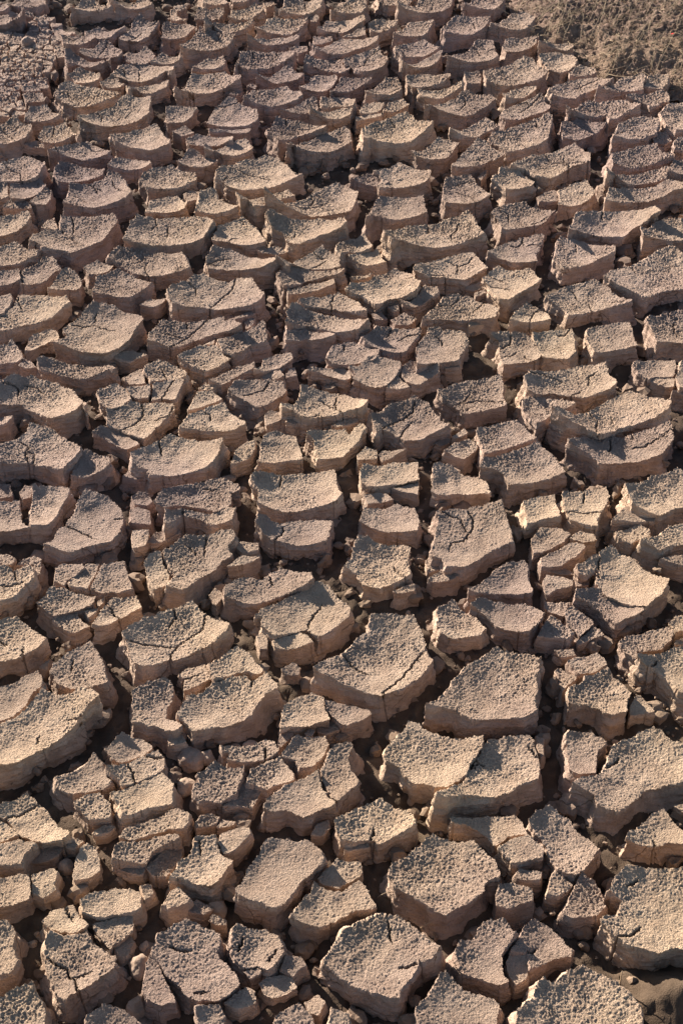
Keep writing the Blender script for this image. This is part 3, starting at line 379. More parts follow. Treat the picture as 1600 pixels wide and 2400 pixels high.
medium five-cornered mud plate with upturned rim, twenty-nine percent across, thirty-four percent down photo|-252,2095,31.6,4.25,-0.016,0.056|-301,2093 -290,2110 -266,2129 -234,2129 -223,2111 -204,2087 -221,2073 -250,2054 -272,2072 -286,2083
large long mud plate with two cracks, sixty-seven percent across, two percent down photo|316,3510,34.9,3.23,-0.015,0.026|254,3472 256,3477 276,3532 298,3565 326,3561 354,3556 384,3545 380,3522 361,3494 334,3466 300,3453 267,3453|268,3469 303,3456 330,3448|342,3534 345,3500
large five-cornered mud plate with one dark crack, thirty percent across, three percent down photo|-336,3419,35.4,2.66,-0.028,0.044|-407,3372 -390,3407 -375,3442 -363,3485 -345,3484 -308,3465 -268,3450 -276,3427 -287,3388 -311,3378 -338,3370 -373,3363 -396,3357|-308,3461 -315,3430 -331,3423 -356,3433
medium long mud plate with upturned rim, sixty-nine percent across, fifteen percent down photo|301,2837,35.1,2.83,-0.031,0.079|241,2779 268,2844 294,2884 305,2902 322,2893 342,2864 367,2844 352,2829 322,2814 284,2794 251,2771
large wide mud plate with two cracks, thirty-eight percent across, five percent down photo|-197,3310,36.3,3.45,0.005,0.088|-260,3256 -253,3314 -249,3342 -222,3354 -195,3348 -162,3344 -115,3326 -120,3307 -136,3300 -152,3287 -179,3276 -206,3275 -231,3255 -254,3278|-222,3344 -219,3333 -203,3310|-162,3344 -160,3315
small long mud plate with one dark crack, seventeen percent across, fifty-nine percent down photo|-341,1459,30.4,6.95,-0.027,0.024|-372,1424 -368,1444 -364,1461 -350,1486 -331,1484 -313,1484 -301,1462 -316,1457 -336,1444 -351,1429 -362,1421|-352,1464 -336,1444
medium six-cornered mud plate with two cracks, forty-two percent across, twelve percent down photo|-115,2962,34.5,4.01,-0.029,0.088|-170,2940 -157,2977 -152,3005 -138,3003 -110,3000 -82,2985 -34,2949 -47,2944 -79,2942 -109,2930 -139,2887 -166,2927|-130,3001 -128,2983 -115,2973|-101,2968 -98,2944
small six-cornered mud plate with upturned rim, seventy-nine percent across, forty-nine percent down photo|324,1684,33.0,4.86,0.005,0.069|298,1702 321,1712 350,1714 352,1695 355,1665 327,1664 298,1643 298,1679
medium wide mud plate with one dark crack, forty-eight percent across, twenty-nine percent down photo|-14,2260,37.9,4.13,0.015,0.083|-82,2255 -73,2269 -37,2285 -5,2295 12,2280 33,2259 49,2216 33,2227 -12,2244 -44,2248 -75,2246|-15,2284 -21,2264 -18,2246
medium five-cornered mud plate cut by photo edge, fifteen percent across, ninety-nine percent down photo|-270,777,32.7,4.05,-0.001,0.086|-307,760 -298,806 -279,818 -260,814 -244,804 -230,744 -305,745
medium long mud plate with upturned rim, thirty-five percent across, thirty-three percent down photo|-184,2148,32.4,4.86,-0.009,0.081|-230,2143 -205,2163 -185,2174 -161,2185 -150,2194 -142,2185 -141,2146 -171,2137 -201,2098 -219,2113
small long mud plate cut by photo edge, one percent across, ninety-two percent down photo|-418,891,37.3,4.66,0.022,0.079|-442,924 -413,927 -401,912 -401,896 -393,877 -395,862 -429,851
large long mud plate with upturned rim, sixty-nine percent across, five percent down photo|336,3344,35.8,3.51,0.003,0.002|260,3297 279,3333 314,3363 343,3412 381,3399 382,3380 389,3327 364,3308 331,3300 296,3294 269,3297
small narrow strip-like mud plate with one dark crack, twenty-nine percent across, fifty percent down photo|-227,1665,32.1,5.79,-0.034,0.063|-285,1666 -259,1681 -210,1675 -190,1682 -171,1676 -176,1651 -205,1649 -230,1662 -258,1665 -282,1629|-258,1682 -257,1666
small many-cornered mud plate with upturned rim, seventy-five percent across, eighty-seven percent down photo|216,968,35.9,2.99,-0.070,0.038|194,966 201,983 220,984 242,978 242,961 223,955 206,948 194,953
medium wide mud plate with two cracks, forty-six percent across, twenty-five percent down photo|-41,2415,35.8,3.88,0.019,0.056|-131,2399 -107,2372 -93,2407 -64,2440 -39,2462 -23,2440 -8,2426 0,2385 -25,2385 -58,2383 -83,2387|-59,2444 -41,2428 -31,2429|-31,2420 -43,2403 -63,2384
small six-cornered mud plate with upturned rim, thirteen percent across, seventy-eight percent down photo|-329,1102,35.6,3.26,-0.024,0.023|-358,1108 -340,1121 -324,1124 -308,1108 -305,1092 -305,1084 -335,1081 -347,1096
small long mud plate with upturned rim, twelve percent across, eighty-four percent down photo|-329,1019,29.6,3.90,-0.055,0.035|-343,1022 -339,1041 -332,1048 -319,1041 -312,1023 -309,1010 -324,996 -339,992 -344,999
large narrow strip-like mud plate with one dark crack, fifty percent across, four percent down photo|8,3389,35.8,2.84,-0.003,0.003|-81,3376 -52,3370 -36,3398 -21,3418 0,3438 33,3430 63,3426 93,3417 92,3398 68,3385 38,3379 0,3345 -41,3336 -65,3351|0,3407 27,3379 35,3343
medium wide mud plate with upturned rim, forty percent across, nine percent down photo|-163,3116,37.1,2.92,-0.050,0.036|-232,3103 -219,3119 -216,3141 -174,3150 -130,3163 -122,3147 -98,3134 -93,3121 -113,3100 -141,3084 -171,3070 -197,3078 -218,3094
small six-cornered mud plate with upturned rim, thirteen percent across, forty-five percent down photo|-425,1794,33.2,6.40,-0.006,0.075|-453,1762 -448,1796 -443,1822 -433,1832 -415,1819 -394,1810 -388,1794 -400,1783 -422,1769 -435,1761
medium long mud plate with upturned rim, seventy-seven percent across, ten percent down photo|428,3061,32.0,2.68,0.026,0.061|368,3026 384,3067 403,3083 438,3104 472,3120 482,3081 493,3067 476,3052 445,3042 423,3022 399,3009 380,3002
medium many-cornered mud plate with upturned rim, eleven percent across, sixteen percent down photo|-582,2768,30.5,4.68,-0.045,0.070|-627,2754 -630,2781 -622,2805 -601,2807 -575,2795 -543,2787 -519,2769 -521,2748 -543,2745 -576,2739 -592,2736 -614,2728
medium five-cornered mud plate cut by photo edge, one percent across, fifty percent down photo|-549,1662,35.5,3.42,-0.021,0.013|-587,1700 -527,1699 -522,1678 -515,1651 -500,1635 -517,1631 -573,1622
medium narrow strip-like mud plate with upturned rim, forty-four percent across, twenty-six percent down photo|-77,2359,33.4,5.08,-0.049,0.046|-129,2359 -98,2391 -58,2380 -25,2372 7,2352 0,2344 -33,2355 -65,2348 -92,2331 -113,2316
medium long mud plate with upturned rim, sixty-three percent across, fourteen percent down photo|213,2867,31.3,3.99,0.003,0.008|154,2851 181,2868 205,2904 220,2922 239,2910 265,2892 252,2868 233,2836 218,2826 194,2821 168,2831
large many-cornered mud plate with one dark crack, fifty-three percent across, five percent down photo|62,3303,37.2,3.55,0.030,0.063|3,3307 35,3337 68,3351 94,3358 99,3335 116,3309 111,3291 104,3275 80,3256 48,3233 24,3264 20,3279 8,3272|25,3266 54,3294 83,3295
medium many-cornered mud plate with one dark crack, five percent across, twenty-six percent down photo|-603,2378,31.7,4.18,-0.016,0.028|-640,2381 -626,2394 -613,2410 -600,2428 -579,2423 -559,2384 -571,2381 -593,2341 -606,2334 -629,2328|-641,2389 -628,2329
small long mud plate with upturned rim, eighty percent across, fifty-two percent down photo|328,1616,28.6,4.93,-0.032,0.000|303,1620 321,1644 347,1644 367,1626 356,1615 335,1600 314,1583 302,1578
medium six-cornered mud plate with upturned rim, eighty-four percent across, twelve percent down photo|547,2965,32.1,2.93,-0.037,0.034|508,2994 548,3010 572,3001 610,2989 600,2968 581,2950 565,2942 533,2907 503,2924
small long mud plate with upturned rim, twenty-two percent across, fifty-five percent down photo|-287,1540,32.6,5.55,-0.036,0.040|-309,1559 -301,1576 -285,1581 -280,1562 -268,1537 -266,1512 -288,1498 -304,1536
medium long mud plate with upturned rim, eighty-four percent across, eighteen percent down photo|502,2676,32.6,3.16,0.028,0.040|466,2693 505,2720 532,2726 538,2706 547,2687 533,2663 512,2642 489,2631 459,2627 468,2676
medium many-cornered mud plate with upturned rim, ninety-five percent across, thirty-five percent down photo|573,2064,31.2,4.47,-0.016,0.027|532,2068 541,2085 568,2088 613,2085 613,2064 601,2039 570,2042 556,2032 538,2048
large long mud plate with upturned rim, forty-one percent across, two percent down photo|-152,3508,34.5,3.31,-0.049,0.049|-220,3473 -199,3505 -192,3542 -175,3550 -132,3548 -107,3546 -86,3543 -95,3518 -109,3490 -136,3464 -169,3464 -197,3467
medium wide mud plate with one dark crack, eleven percent across, fourteen percent down photo|-581,2864,32.1,3.47,-0.044,0.013|-655,2839 -643,2864 -618,2888 -577,2910 -550,2886 -514,2855 -522,2843 -538,2836 -567,2830 -597,2837 -626,2845 -641,2848|-640,2862 -631,2847
small wide mud plate with upturned rim, fifty percent across, sixty-nine percent down photo|7,1261,34.1,3.24,0.018,0.043|-24,1282 -2,1278 24,1271 37,1265 42,1257 30,1248 9,1240 0,1243 -13,1255 -21,1264
small many-cornered mud plate with upturned rim, forty percent across, ninety-six percent down photo|-77,850,25.9,2.94,-0.008,-0.007|-100,853 -90,862 -74,865 -60,862 -52,847 -65,839 -83,834 -94,839
medium many-cornered mud plate with upturned rim, sixty-one percent across, thirty-six percent down photo|142,2050,31.9,5.81,0.011,0.030|110,2041 115,2070 127,2080 150,2078 177,2073 178,2049 160,2034 143,2015 126,2012 115,2025
medium narrow slanting mud plate cut by photo edge, ninety-seven percent across, fifty-two percent down photo|542,1622,32.3,3.84,-0.018,0.082|475,1600 509,1624 527,1644 579,1655 593,1658 585,1605 526,1602 502,1585 487,1591
small long mud plate with upturned rim, twenty-four percent across, eighty-four percent down photo|-228,1022,24.8,3.01,-0.085,-0.001|-251,1012 -244,1025 -231,1042 -207,1044 -206,1033 -217,1013 -224,1001 -241,1001
medium six-cornered mud plate with one dark crack, eight percent across, thirteen percent down photo|-653,2942,30.8,4.48,0.026,0.008|-689,2917 -687,2975 -662,2982 -637,2991 -618,2954 -592,2909 -608,2931 -637,2908 -663,2896 -674,2897|-661,2974 -662,2933
medium six-cornered mud plate with upturned rim, thirty-one percent across, nineteen percent down photo|-273,2631,38.0,3.32,-0.047,0.052|-308,2597 -304,2645 -303,2670 -283,2684 -269,2681 -262,2652 -237,2631 -217,2617 -235,2603 -261,2593 -293,2598
medium six-cornered mud plate with upturned rim, seventy-four percent across, seventeen percent down photo|370,2731,37.5,3.86,-0.043,0.032|325,2724 330,2741 344,2752 347,2771 374,2784 387,2767 418,2718 411,2703 378,2694 355,2683 341,2710
medium five-cornered mud plate cut by photo edge, two percent across, twenty-four percent down photo|-675,2438,31.0,4.12,-0.034,0.026|-727,2453 -683,2477 -666,2485 -651,2473 -639,2458 -611,2447 -616,2432 -630,2422 -651,2408 -673,2405 -716,2394
small wide mud plate cut by photo edge, two percent across, eighty-three percent down photo|-432,1029,38.1,2.88,0.022,0.038|-464,1037 -420,1048 -396,1041 -408,1024 -410,1011 -460,1012
medium narrow slanting mud plate with upturned rim, ninety-one percent across, eight percent down photo|683,3178,35.8,3.70,-0.018,0.009|608,3135 646,3174 679,3218 726,3226 735,3214 722,3155 685,3149 641,3132
medium long mud plate with upturned rim, seventy-five percent across, two percent down photo|450,3539,31.5,3.56,-0.034,0.002|382,3509 406,3525 419,3559 448,3590 482,3595 507,3564 491,3534 472,3506 451,3493 422,3486 401,3496
small wide mud plate with upturned rim, six percent across, eighty-three percent down photo|-388,1040,21.7,2.40,0.070,0.027|-412,1031 -401,1054 -364,1057 -364,1046 -368,1035 -381,1027 -407,1023
medium narrow strip-like mud plate with upturned rim, ninety-three percent across, seventeen percent down photo|656,2740,36.4,3.95,-0.015,0.053|575,2745 570,2706 601,2737 647,2759 681,2770 717,2769 705,2733 692,2732 658,2724 616,2704 589,2735
small many-cornered mud plate with one dark crack, twenty-three percent across, thirty-six percent down photo|-325,2054,32.2,4.61,-0.046,0.067|-360,2057 -355,2071 -338,2085 -310,2074 -282,2048 -283,2036 -308,2032 -325,2035 -346,2023 -352,2042|-327,2062 -318,2037
small six-cornered mud plate with upturned rim, sixteen percent across, thirty-eight percent down photo|-405,1973,38.1,4.70,-0.029,0.025|-435,1985 -421,2000 -402,2009 -385,1992 -373,1966 -387,1949 -407,1936 -427,1951
small narrow slanting mud plate with upturned rim, eighty-two percent across, fifty-four percent down photo|345,1576,32.0,5.37,0.003,0.053|313,1572 341,1590 360,1603 381,1596 386,1589 367,1575 346,1560 325,1549 312,1547
large five-cornered mud plate with one dark crack, two percent across, twelve percent down photo|-767,2949,31.1,3.59,0.010,0.072|-823,2967 -774,2994 -768,3008 -750,3010 -743,2991 -709,2969 -709,2953 -722,2919 -743,2908 -810,2898|-779,2974 -776,2961 -748,2928
medium many-cornered mud plate with upturned rim, eighty-one percent across, six percent down photo|537,3310,31.7,3.29,0.016,0.058|490,3337 497,3349 536,3357 577,3338 586,3319 571,3282 543,3255 533,3252 521,3264 508,3271 501,3304
medium six-cornered mud plate cut by photo edge, forty-two percent across, ninety-nine percent down photo|-58,777,32.2,3.64,-0.015,0.007|-90,760 -74,809 -51,821 -33,801 -30,746 -90,745
tiny many-cornered mud plate with upturned rim, seventy-five percent across, ninety-four percent down photo|214,873,27.2,3.92,-0.079,0.049|199,878 206,891 226,891 228,873 223,859 209,850 202,861
small many-cornered mud plate with upturned rim, six percent across, eighty-six percent down photo|-378,988,31.9,3.41,0.008,0.072|-396,999 -370,1008 -363,1003 -365,986 -361,979 -376,967 -391,973
large long mud plate cut by photo edge, ninety-eight percent across, eleven percent down photo|797,3026,31.6,2.39,-0.027,0.021|743,3038 766,3078 847,3100 854,3058 824,2965 766,2950 748,2973
large long mud plate with one dark crack, sixty-two percent across, zero percent down photo|240,3650,35.0,2.60,0.001,0.043|144,3621 173,3628 196,3633 219,3714 245,3719 299,3704 291,3637 266,3607 237,3591 205,3581 171,3587 152,3601|243,3652 239,3623 226,3599
medium five-cornered mud plate with one dark crack, sixty percent across, four percent down photo|185,3375,34.1,3.58,-0.024,0.014|133,3386 165,3407 210,3423 225,3401 246,3376 235,3366 206,3342 174,3333 152,3333 136,3355|154,3363 155,3336
small wide mud plate with upturned rim, eighty-six percent across, sixty-four percent down photo|359,1353,33.9,2.85,-0.007,0.071|330,1357 342,1365 360,1368 376,1374 385,1360 387,1351 368,1338 345,1333 336,1347
small six-cornered mud plate with one dark crack, twenty-four percent across, thirty-seven percent down photo|-314,2005,28.8,5.14,-0.015,0.081|-341,2021 -313,2032 -283,2031 -289,2011 -297,1975 -320,1981 -337,1972|-302,2033 -314,2011 -320,1981
small long mud plate with upturned rim, thirty-four percent across, eighty-one percent down photo|-141,1050,35.7,3.74,0.015,0.016|-157,1059 -137,1068 -122,1068 -118,1060 -129,1046 -141,1030 -152,1028 -160,1044
small many-cornered mud plate with one dark crack, twenty-eight percent across, sixty-six percent down photo|-213,1333,28.4,2.78,0.004,-0.017|-237,1337 -226,1351 -202,1356 -195,1353 -189,1330 -205,1318 -227,1302 -228,1326|-228,1328 -206,1336
medium long mud plate with upturned rim, twenty percent across, two percent down photo|-521,3489,32.5,2.63,-0.028,0.082|-563,3458 -544,3502 -538,3537 -523,3566 -507,3539 -490,3533 -473,3532 -486,3492 -493,3470 -514,3436 -549,3430 -566,3433
medium long mud plate with upturned rim, thirty-four percent across, fourteen percent down photo|-240,2876,33.3,5.02,-0.015,0.020|-304,2824 -267,2883 -239,2910 -214,2917 -199,2872 -214,2851 -236,2844 -267,2844 -291,2861 -306,2874
medium long mud plate cut by photo edge, one percent across, twenty-one percent down photo|-703,2551,32.6,4.37,-0.014,0.074|-750,2578 -686,2589 -669,2590 -658,2590 -648,2572 -656,2554 -667,2534 -685,2520 -734,2494
small narrow slanting mud plate with upturned rim, sixteen percent across, forty-two percent down photo|-386,1864,31.4,5.18,-0.005,0.019|-430,1877 -418,1895 -389,1885 -375,1876 -356,1859 -344,1842 -367,1830 -385,1847 -404,1863 -430,1873
small four-cornered mud plate with upturned rim, eighty-one percent across, sixty-one percent down photo|319,1421,32.9,3.33,0.004,0.083|291,1408 303,1431 316,1449 326,1440 338,1426 347,1415 335,1403 309,1405
small narrow slanting mud plate cut by photo edge, thirty percent across, ninety-nine percent down photo|-151,783,32.1,4.17,-0.025,0.052|-173,817 -145,820 -138,809 -133,746 -160,746
small six-cornered mud plate with one dark crack, seventy-seven percent across, thirty percent down photo|359,2224,38.0,5.54,0.006,0.008|317,2194 331,2236 357,2261 380,2244 392,2226 398,2199 382,2202 357,2203 335,2203|359,2208 370,2237 382,2244
large many-cornered mud plate with one dark crack, forty-three percent across, zero percent down photo|-109,3638,34.9,3.12,-0.026,0.085|-177,3611 -162,3597 -152,3642 -151,3700 -125,3702 -96,3658 -50,3695 -54,3628 -74,3602 -102,3575 -125,3584 -159,3591|-96,3656 -91,3610
small five-cornered mud plate with upturned rim, nine percent across, twenty-seven percent down photo|-540,2340,35.0,5.93,-0.015,0.074|-574,2315 -566,2347 -554,2374 -545,2380 -529,2372 -512,2344 -509,2330 -513,2309 -551,2313
medium many-cornered mud plate with upturned rim, twenty-four percent across, twenty percent down photo|-373,2633,31.5,4.14,-0.018,0.005|-413,2591 -409,2631 -408,2650 -375,2668 -351,2668 -329,2637 -333,2617 -357,2607 -391,2605
medium six-cornered mud plate with upturned rim, three percent across, eighteen percent down photo|-678,2696,33.8,4.64,-0.007,0.008|-716,2687 -717,2713 -687,2724 -669,2729 -656,2737 -638,2707 -653,2676 -667,2653 -686,2644 -699,2641
medium many-cornered mud plate with one dark crack, fourteen percent across, four percent down photo|-599,3364,35.9,3.92,0.014,0.085|-656,3350 -652,3370 -620,3384 -609,3412 -587,3413 -575,3398 -566,3380 -552,3368 -547,3346 -556,3326 -584,3330 -617,3335 -641,3336|-591,3405 -592,3386 -603,3358
medium wide mud plate with upturned rim, ninety-five percent across, nine percent down photo|731,3109,36.2,4.06,-0.050,0.042|671,3102 691,3127 764,3144 777,3132 775,3100 756,3092 726,3063 709,3088
small six-cornered mud plate with upturned rim, eighty-four percent across, sixty percent down photo|356,1441,30.8,4.00,0.045,0.072|338,1458 350,1469 366,1453 379,1439 378,1432 368,1423 355,1411 349,1425 339,1434
small wide mud plate with upturned rim, ninety-two percent across, fifty percent down photo|476,1671,34.2,3.84,-0.015,0.017|437,1655 463,1690 476,1695 498,1680 510,1666 504,1653 484,1656 458,1658
medium wide mud plate with upturned rim, forty-nine percent across, two percent down photo|-4,3521,31.4,4.08,0.011,0.027|-63,3483 -48,3519 -40,3547 0,3553 31,3556 58,3553 61,3535 42,3524 22,3508 0,3480 -17,3483
tiny long mud plate with upturned rim, thirty-six percent across, seventy-seven percent down photo|-129,1121,25.7,3.30,-0.128,0.059|-159,1107 -140,1126 -124,1140 -107,1136 -112,1121 -119,1107 -139,1109
medium six-cornered mud plate with upturned rim, twenty-five percent across, two percent down photo|-426,3490,31.5,4.32,0.009,0.085|-458,3442 -461,3526 -448,3533 -442,3530 -390,3519 -373,3496 -388,3486 -403,3458 -424,3445 -436,3448
small many-cornered mud plate with upturned rim, fifty-one percent across, twenty-three percent down photo|24,2469,36.9,5.40,0.020,0.066|-12,2450 -7,2480 21,2495 47,2501 64,2465 59,2454 34,2450 8,2446 -2,2428
small wide mud plate with upturned rim, forty-two percent across, sixty-two percent down photo|-73,1400,30.4,3.39,-0.024,0.044|-104,1399 -88,1409 -62,1418 -49,1410 -41,1397 -62,1390 -80,1384 -99,1387
medium long mud plate with upturned rim, sixty percent across, two percent down photo|188,3495,33.0,3.17,0.016,0.006|133,3470 157,3493 175,3540 198,3539 240,3537 233,3511 221,3483 206,3458 167,3451 133,3454
small long mud plate with upturned rim, twelve percent across, fifty-six percent down photo|-399,1532,32.7,3.59,-0.038,0.025|-425,1517 -414,1533 -399,1560 -378,1559 -381,1543 -390,1516 -391,1505 -419,1511
medium wide mud plate with upturned rim, sixty-two percent across, seven percent down photo|202,3202,37.4,3.69,-0.038,0.055|158,3218 186,3232 212,3231 262,3223 263,3209 250,3198 228,3185 199,3174 169,3155 157,3179
medium narrow slanting mud plate with upturned rim, sixty-nine percent across, twelve percent down photo|308,2959,36.2,4.17,-0.036,0.064|247,2942 274,2951 301,2981 332,3004 351,2984 362,2965 337,2958 297,2924 268,2924
medium many-cornered mud plate with upturned rim, six percent across, eleven percent down photo|-703,3038,33.1,5.29,-0.022,0.047|-739,3032 -733,3050 -734,3067 -715,3074 -691,3078 -679,3050 -652,3031 -663,3020 -689,3007 -718,3003 -734,3013
medium wide mud plate with upturned rim, forty-seven percent across, six percent down photo|-33,3293,33.3,3.30,-0.035,0.017|-93,3296 -86,3329 -67,3323 -24,3322 1,3325 6,3300 19,3277 22,3266 1,3249 -40,3268 -58,3277 -83,3287
tiny five-cornered mud plate with upturned rim, thirty-five percent across, ninety-seven percent down photo|-117,831,30.5,2.77,-0.037,0.033|-139,825 -128,837 -115,847 -103,843 -101,826 -122,818
medium wide mud plate with upturned rim, thirty percent across, thirteen percent down photo|-303,2908,35.3,4.78,-0.039,0.057|-352,2904 -330,2934 -307,2934 -244,2915 -245,2898 -278,2893 -312,2890 -342,2875
small many-cornered mud plate with upturned rim, six percent across, thirty-three percent down photo|-565,2157,28.9,6.27,-0.014,0.084|-586,2107 -588,2160 -583,2174 -552,2187 -536,2175 -530,2153 -548,2152 -563,2142
medium long mud plate with one dark crack, fifty-six percent across, eight percent down photo|107,3165,36.1,4.42,0.020,0.012|56,3134 78,3162 100,3204 105,3211 134,3208 142,3179 142,3152 117,3127 86,3129 60,3129|65,3140 104,3136 141,3162
small six-cornered mud plate with upturned rim, sixty-seven percent across, forty-three percent down photo|207,1841,30.2,4.31,-0.050,0.071|175,1836 195,1856 219,1867 235,1849 228,1836 209,1814 197,1818 185,1830
medium many-cornered mud plate with upturned rim, forty-one percent across, seven percent down photo|-141,3226,36.2,4.44,0.001,0.065|-211,3216 -177,3217 -162,3245 -143,3265 -129,3276 -119,3261 -106,3239 -91,3225 -100,3212 -129,3201 -154,3185 -189,3205
small narrow strip-like mud plate with upturned rim, thirty-eight percent across, nineteen percent down photo|-148,2651,37.3,5.05,-0.019,0.019|-224,2637 -213,2609 -182,2648 -151,2673 -116,2682 -99,2654 -126,2654 -152,2634 -180,2604 -203,2634
medium many-cornered mud plate with upturned rim, seventy-six percent across, four percent down photo|447,3413,31.5,3.46,-0.018,0.088|406,3397 415,3436 435,3447 500,3442 493,3414 475,3400 446,3380 425,3369 412,3368
small wide mud plate with upturned rim, ninety-two percent across, fifty-two percent down photo|468,1631,29.3,4.30,-0.026,0.003|437,1632 457,1642 482,1654 496,1640 494,1626 480,1623 461,1606 443,1619
medium six-cornered mud plate cut by photo edge, one percent across, thirty-four percent down photo|-626,2104,31.7,5.51,-0.025,0.082|-666,2121 -623,2133 -616,2145 -601,2127 -582,2086 -605,2080 -657,2073
medium six-cornered mud plate with upturned rim, twenty-eight percent across, fifteen percent down photo|-322,2818,37.9,4.34,-0.020,0.087|-363,2810 -349,2836 -340,2857 -323,2854 -313,2840 -274,2808 -283,2799 -307,2789 -334,2792 -353,2801
small many-cornered mud plate with upturned rim, nine percent across, fifty-five percent down photo|-428,1539,35.0,2.91,0.029,0.047|-446,1522 -446,1550 -437,1558 -406,1557 -401,1549 -414,1533 -425,1525 -426,1508
small wide mud plate with upturned rim, ten percent across, sixty percent down photo|-408,1440,26.9,3.20,-0.006,-0.011|-437,1447 -424,1457 -401,1458 -392,1445 -378,1433 -400,1421 -411,1424 -428,1437
medium six-cornered mud plate with upturned rim, twenty-six percent across, eleven percent down photo|-381,3038,32.0,4.27,-0.002,0.051|-411,3068 -402,3073 -376,3071 -339,3061 -348,3035 -366,3004 -396,2999 -401,2986 -410,3031
medium narrow slanting mud plate cut by photo edge, fifty-one percent across, zero percent down photo|28,3641,33.8,3.30,0.002,0.054|-30,3580 -26,3568 -12,3637 0,3653 44,3710 67,3705 66,3643 52,3603 26,3594 0,3584
medium six-cornered mud plate with upturned rim, forty-six percent across, eight percent down photo|-52,3191,34.5,3.38,-0.032,0.005|-101,3164 -78,3199 -75,3222 -61,3233 -15,3229 -10,3215 -23,3178 -39,3153 -62,3151 -86,3156
small narrow slanting mud plate with upturned rim, thirty-four percent across, thirty-six percent down photo|-201,2043,31.8,6.73,-0.011,0.062|-240,2021 -217,2049 -191,2067 -160,2069 -159,2054 -178,2048 -198,2034 -217,2010 -228,2015
small narrow strip-like mud plate with upturned rim, forty-four percent across, thirty-two percent down photo|-66,2165,32.1,5.86,-0.008,0.026|-104,2142 -104,2176 -69,2186 -24,2168 -13,2151 -29,2150 -66,2158 -99,2146
medium long mud plate with upturned rim, fifty-one percent across, eight percent down photo|19,3188,34.3,3.89,0.023,0.080|-27,3121 -13,3177 0,3221 40,3218 74,3205 66,3194 45,3178 21,3162 0,3150 -24,3146
medium narrow strip-like mud plate with upturned rim, twelve percent across, five percent down photo|-638,3305,37.2,4.77,-0.048,0.042|-683,3341 -676,3348 -659,3335 -637,3320 -616,3306 -585,3301 -565,3274 -572,3300 -589,3279 -612,3273 -643,3285 -658,3297 -673,3279 -682,3315
small narrow slanting mud plate with upturned rim, forty percent across, thirty-five percent down photo|-123,2084,30.8,6.12,-0.038,0.024|-159,2048 -145,2071 -146,2093 -117,2109 -92,2108 -90,2092 -104,2078 -129,2061 -144,2051
small narrow slanting mud plate with upturned rim, sixty-one percent across, twenty-nine percent down photo|154,2286,32.9,6.88,0.007,0.083|110,2272 134,2277 150,2301 162,2321 186,2311 191,2300 178,2290 158,2271 140,2252 119,2259
medium six-cornered mud plate with upturned rim, twelve percent across, seven percent down photo|-625,3231,32.8,5.26,-0.021,0.015|-671,3238 -654,3251 -653,3263 -640,3271 -613,3257 -588,3248 -587,3217 -603,3197 -618,3192 -641,3197 -656,3226
small six-cornered mud plate with upturned rim, fifty-three percent across, twenty-five percent down photo|55,2430,31.6,5.63,0.022,0.027|13,2438 67,2456 74,2463 81,2430 91,2407 68,2409 48,2405 33,2414
small many-cornered mud plate with upturned rim, eighty-one percent across, fifty-six percent down photo|331,1517,32.6,3.50,0.004,0.043|312,1496 312,1523 319,1535 335,1534 359,1524 357,1512 332,1506 315,1492
medium long mud plate with upturned rim, thirty-five percent across, one percent down photo|-251,3589,36.7,4.51,-0.021,0.071|-295,3566 -287,3572 -290,3603 -258,3615 -229,3631 -203,3614 -205,3598 -222,3583 -246,3552 -274,3547 -294,3550
tiny six-cornered mud plate with upturned rim, eighty-one percent across, eighty-six percent down photo|276,986,30.6,3.24,-0.101,0.046|260,973 266,995 273,1006 294,987 287,978 272,971
small narrow strip-like mud plate with upturned rim, eighteen percent across, fifteen percent down photo|-470,2810,31.5,4.92,-0.006,0.089|-519,2796 -509,2823 -493,2834 -460,2831 -424,2812 -420,2801 -436,2790 -464,2792 -492,2794
small four-cornered mud plate with upturned rim, twenty-nine percent across, thirty-eight percent down photo|-245,1974,31.4,4.17,-0.024,0.009|-270,1942 -264,1977 -259,1997 -232,1998 -210,1973 -230,1964 -251,1952
small narrow strip-like mud plate with upturned rim, forty-eight percent across, thirty-six percent down photo|-15,2058,27.3,4.18,-0.039,0.015|-62,2055 -53,2070 2,2075 16,2059 17,2040 6,2034 -12,2043 -42,2057
tiny six-cornered mud plate with upturned rim, forty-two percent across, ninety-four percent down photo|-59,875,32.0,2.81,-0.047,0.099|-74,870 -68,888 -48,885 -42,874 -50,871 -58,860
large long mud plate cut by photo edge, seventy percent across, zero percent down photo|383,3664,36.6,3.30,-0.039,0.043|316,3618 340,3643 359,3718 437,3711 428,3658 401,3611 367,3611 330,3607
medium wide mud plate with upturned rim, forty-nine percent across, nine percent down photo|-10,3098,33.1,4.89,-0.012,0.011|-50,3119 -33,3123 0,3124 34,3105 26,3069 0,3078 -47,3074
small narrow slanting mud plate with upturned rim, thirty-five percent across, forty-four percent down photo|-167,1826,34.6,4.33,-0.053,0.089|-186,1794 -180,1835 -162,1852 -149,1854 -148,1836 -156,1812 -176,1800
medium narrow slanting mud plate with upturned rim, sixty-four percent across, nine percent down photo|236,3149,32.2,4.70,-0.000,0.004|182,3153 217,3160 252,3173 278,3186 291,3184 285,3163 261,3148 225,3112 197,3117 185,3137
small narrow slanting mud plate with upturned rim, sixty-one percent across, six percent down photo|205,3302,36.6,4.86,-0.045,0.021|142,3289 160,3270 203,3321 233,3340 252,3346 249,3330 237,3310 215,3283 182,3268 150,3271
medium many-cornered mud plate with upturned rim, twenty percent across, five percent down photo|-500,3335,36.0,3.51,-0.023,0.028|-534,3310 -536,3339 -527,3357 -508,3357 -494,3386 -477,3372 -464,3342 -470,3327 -480,3299 -509,3295
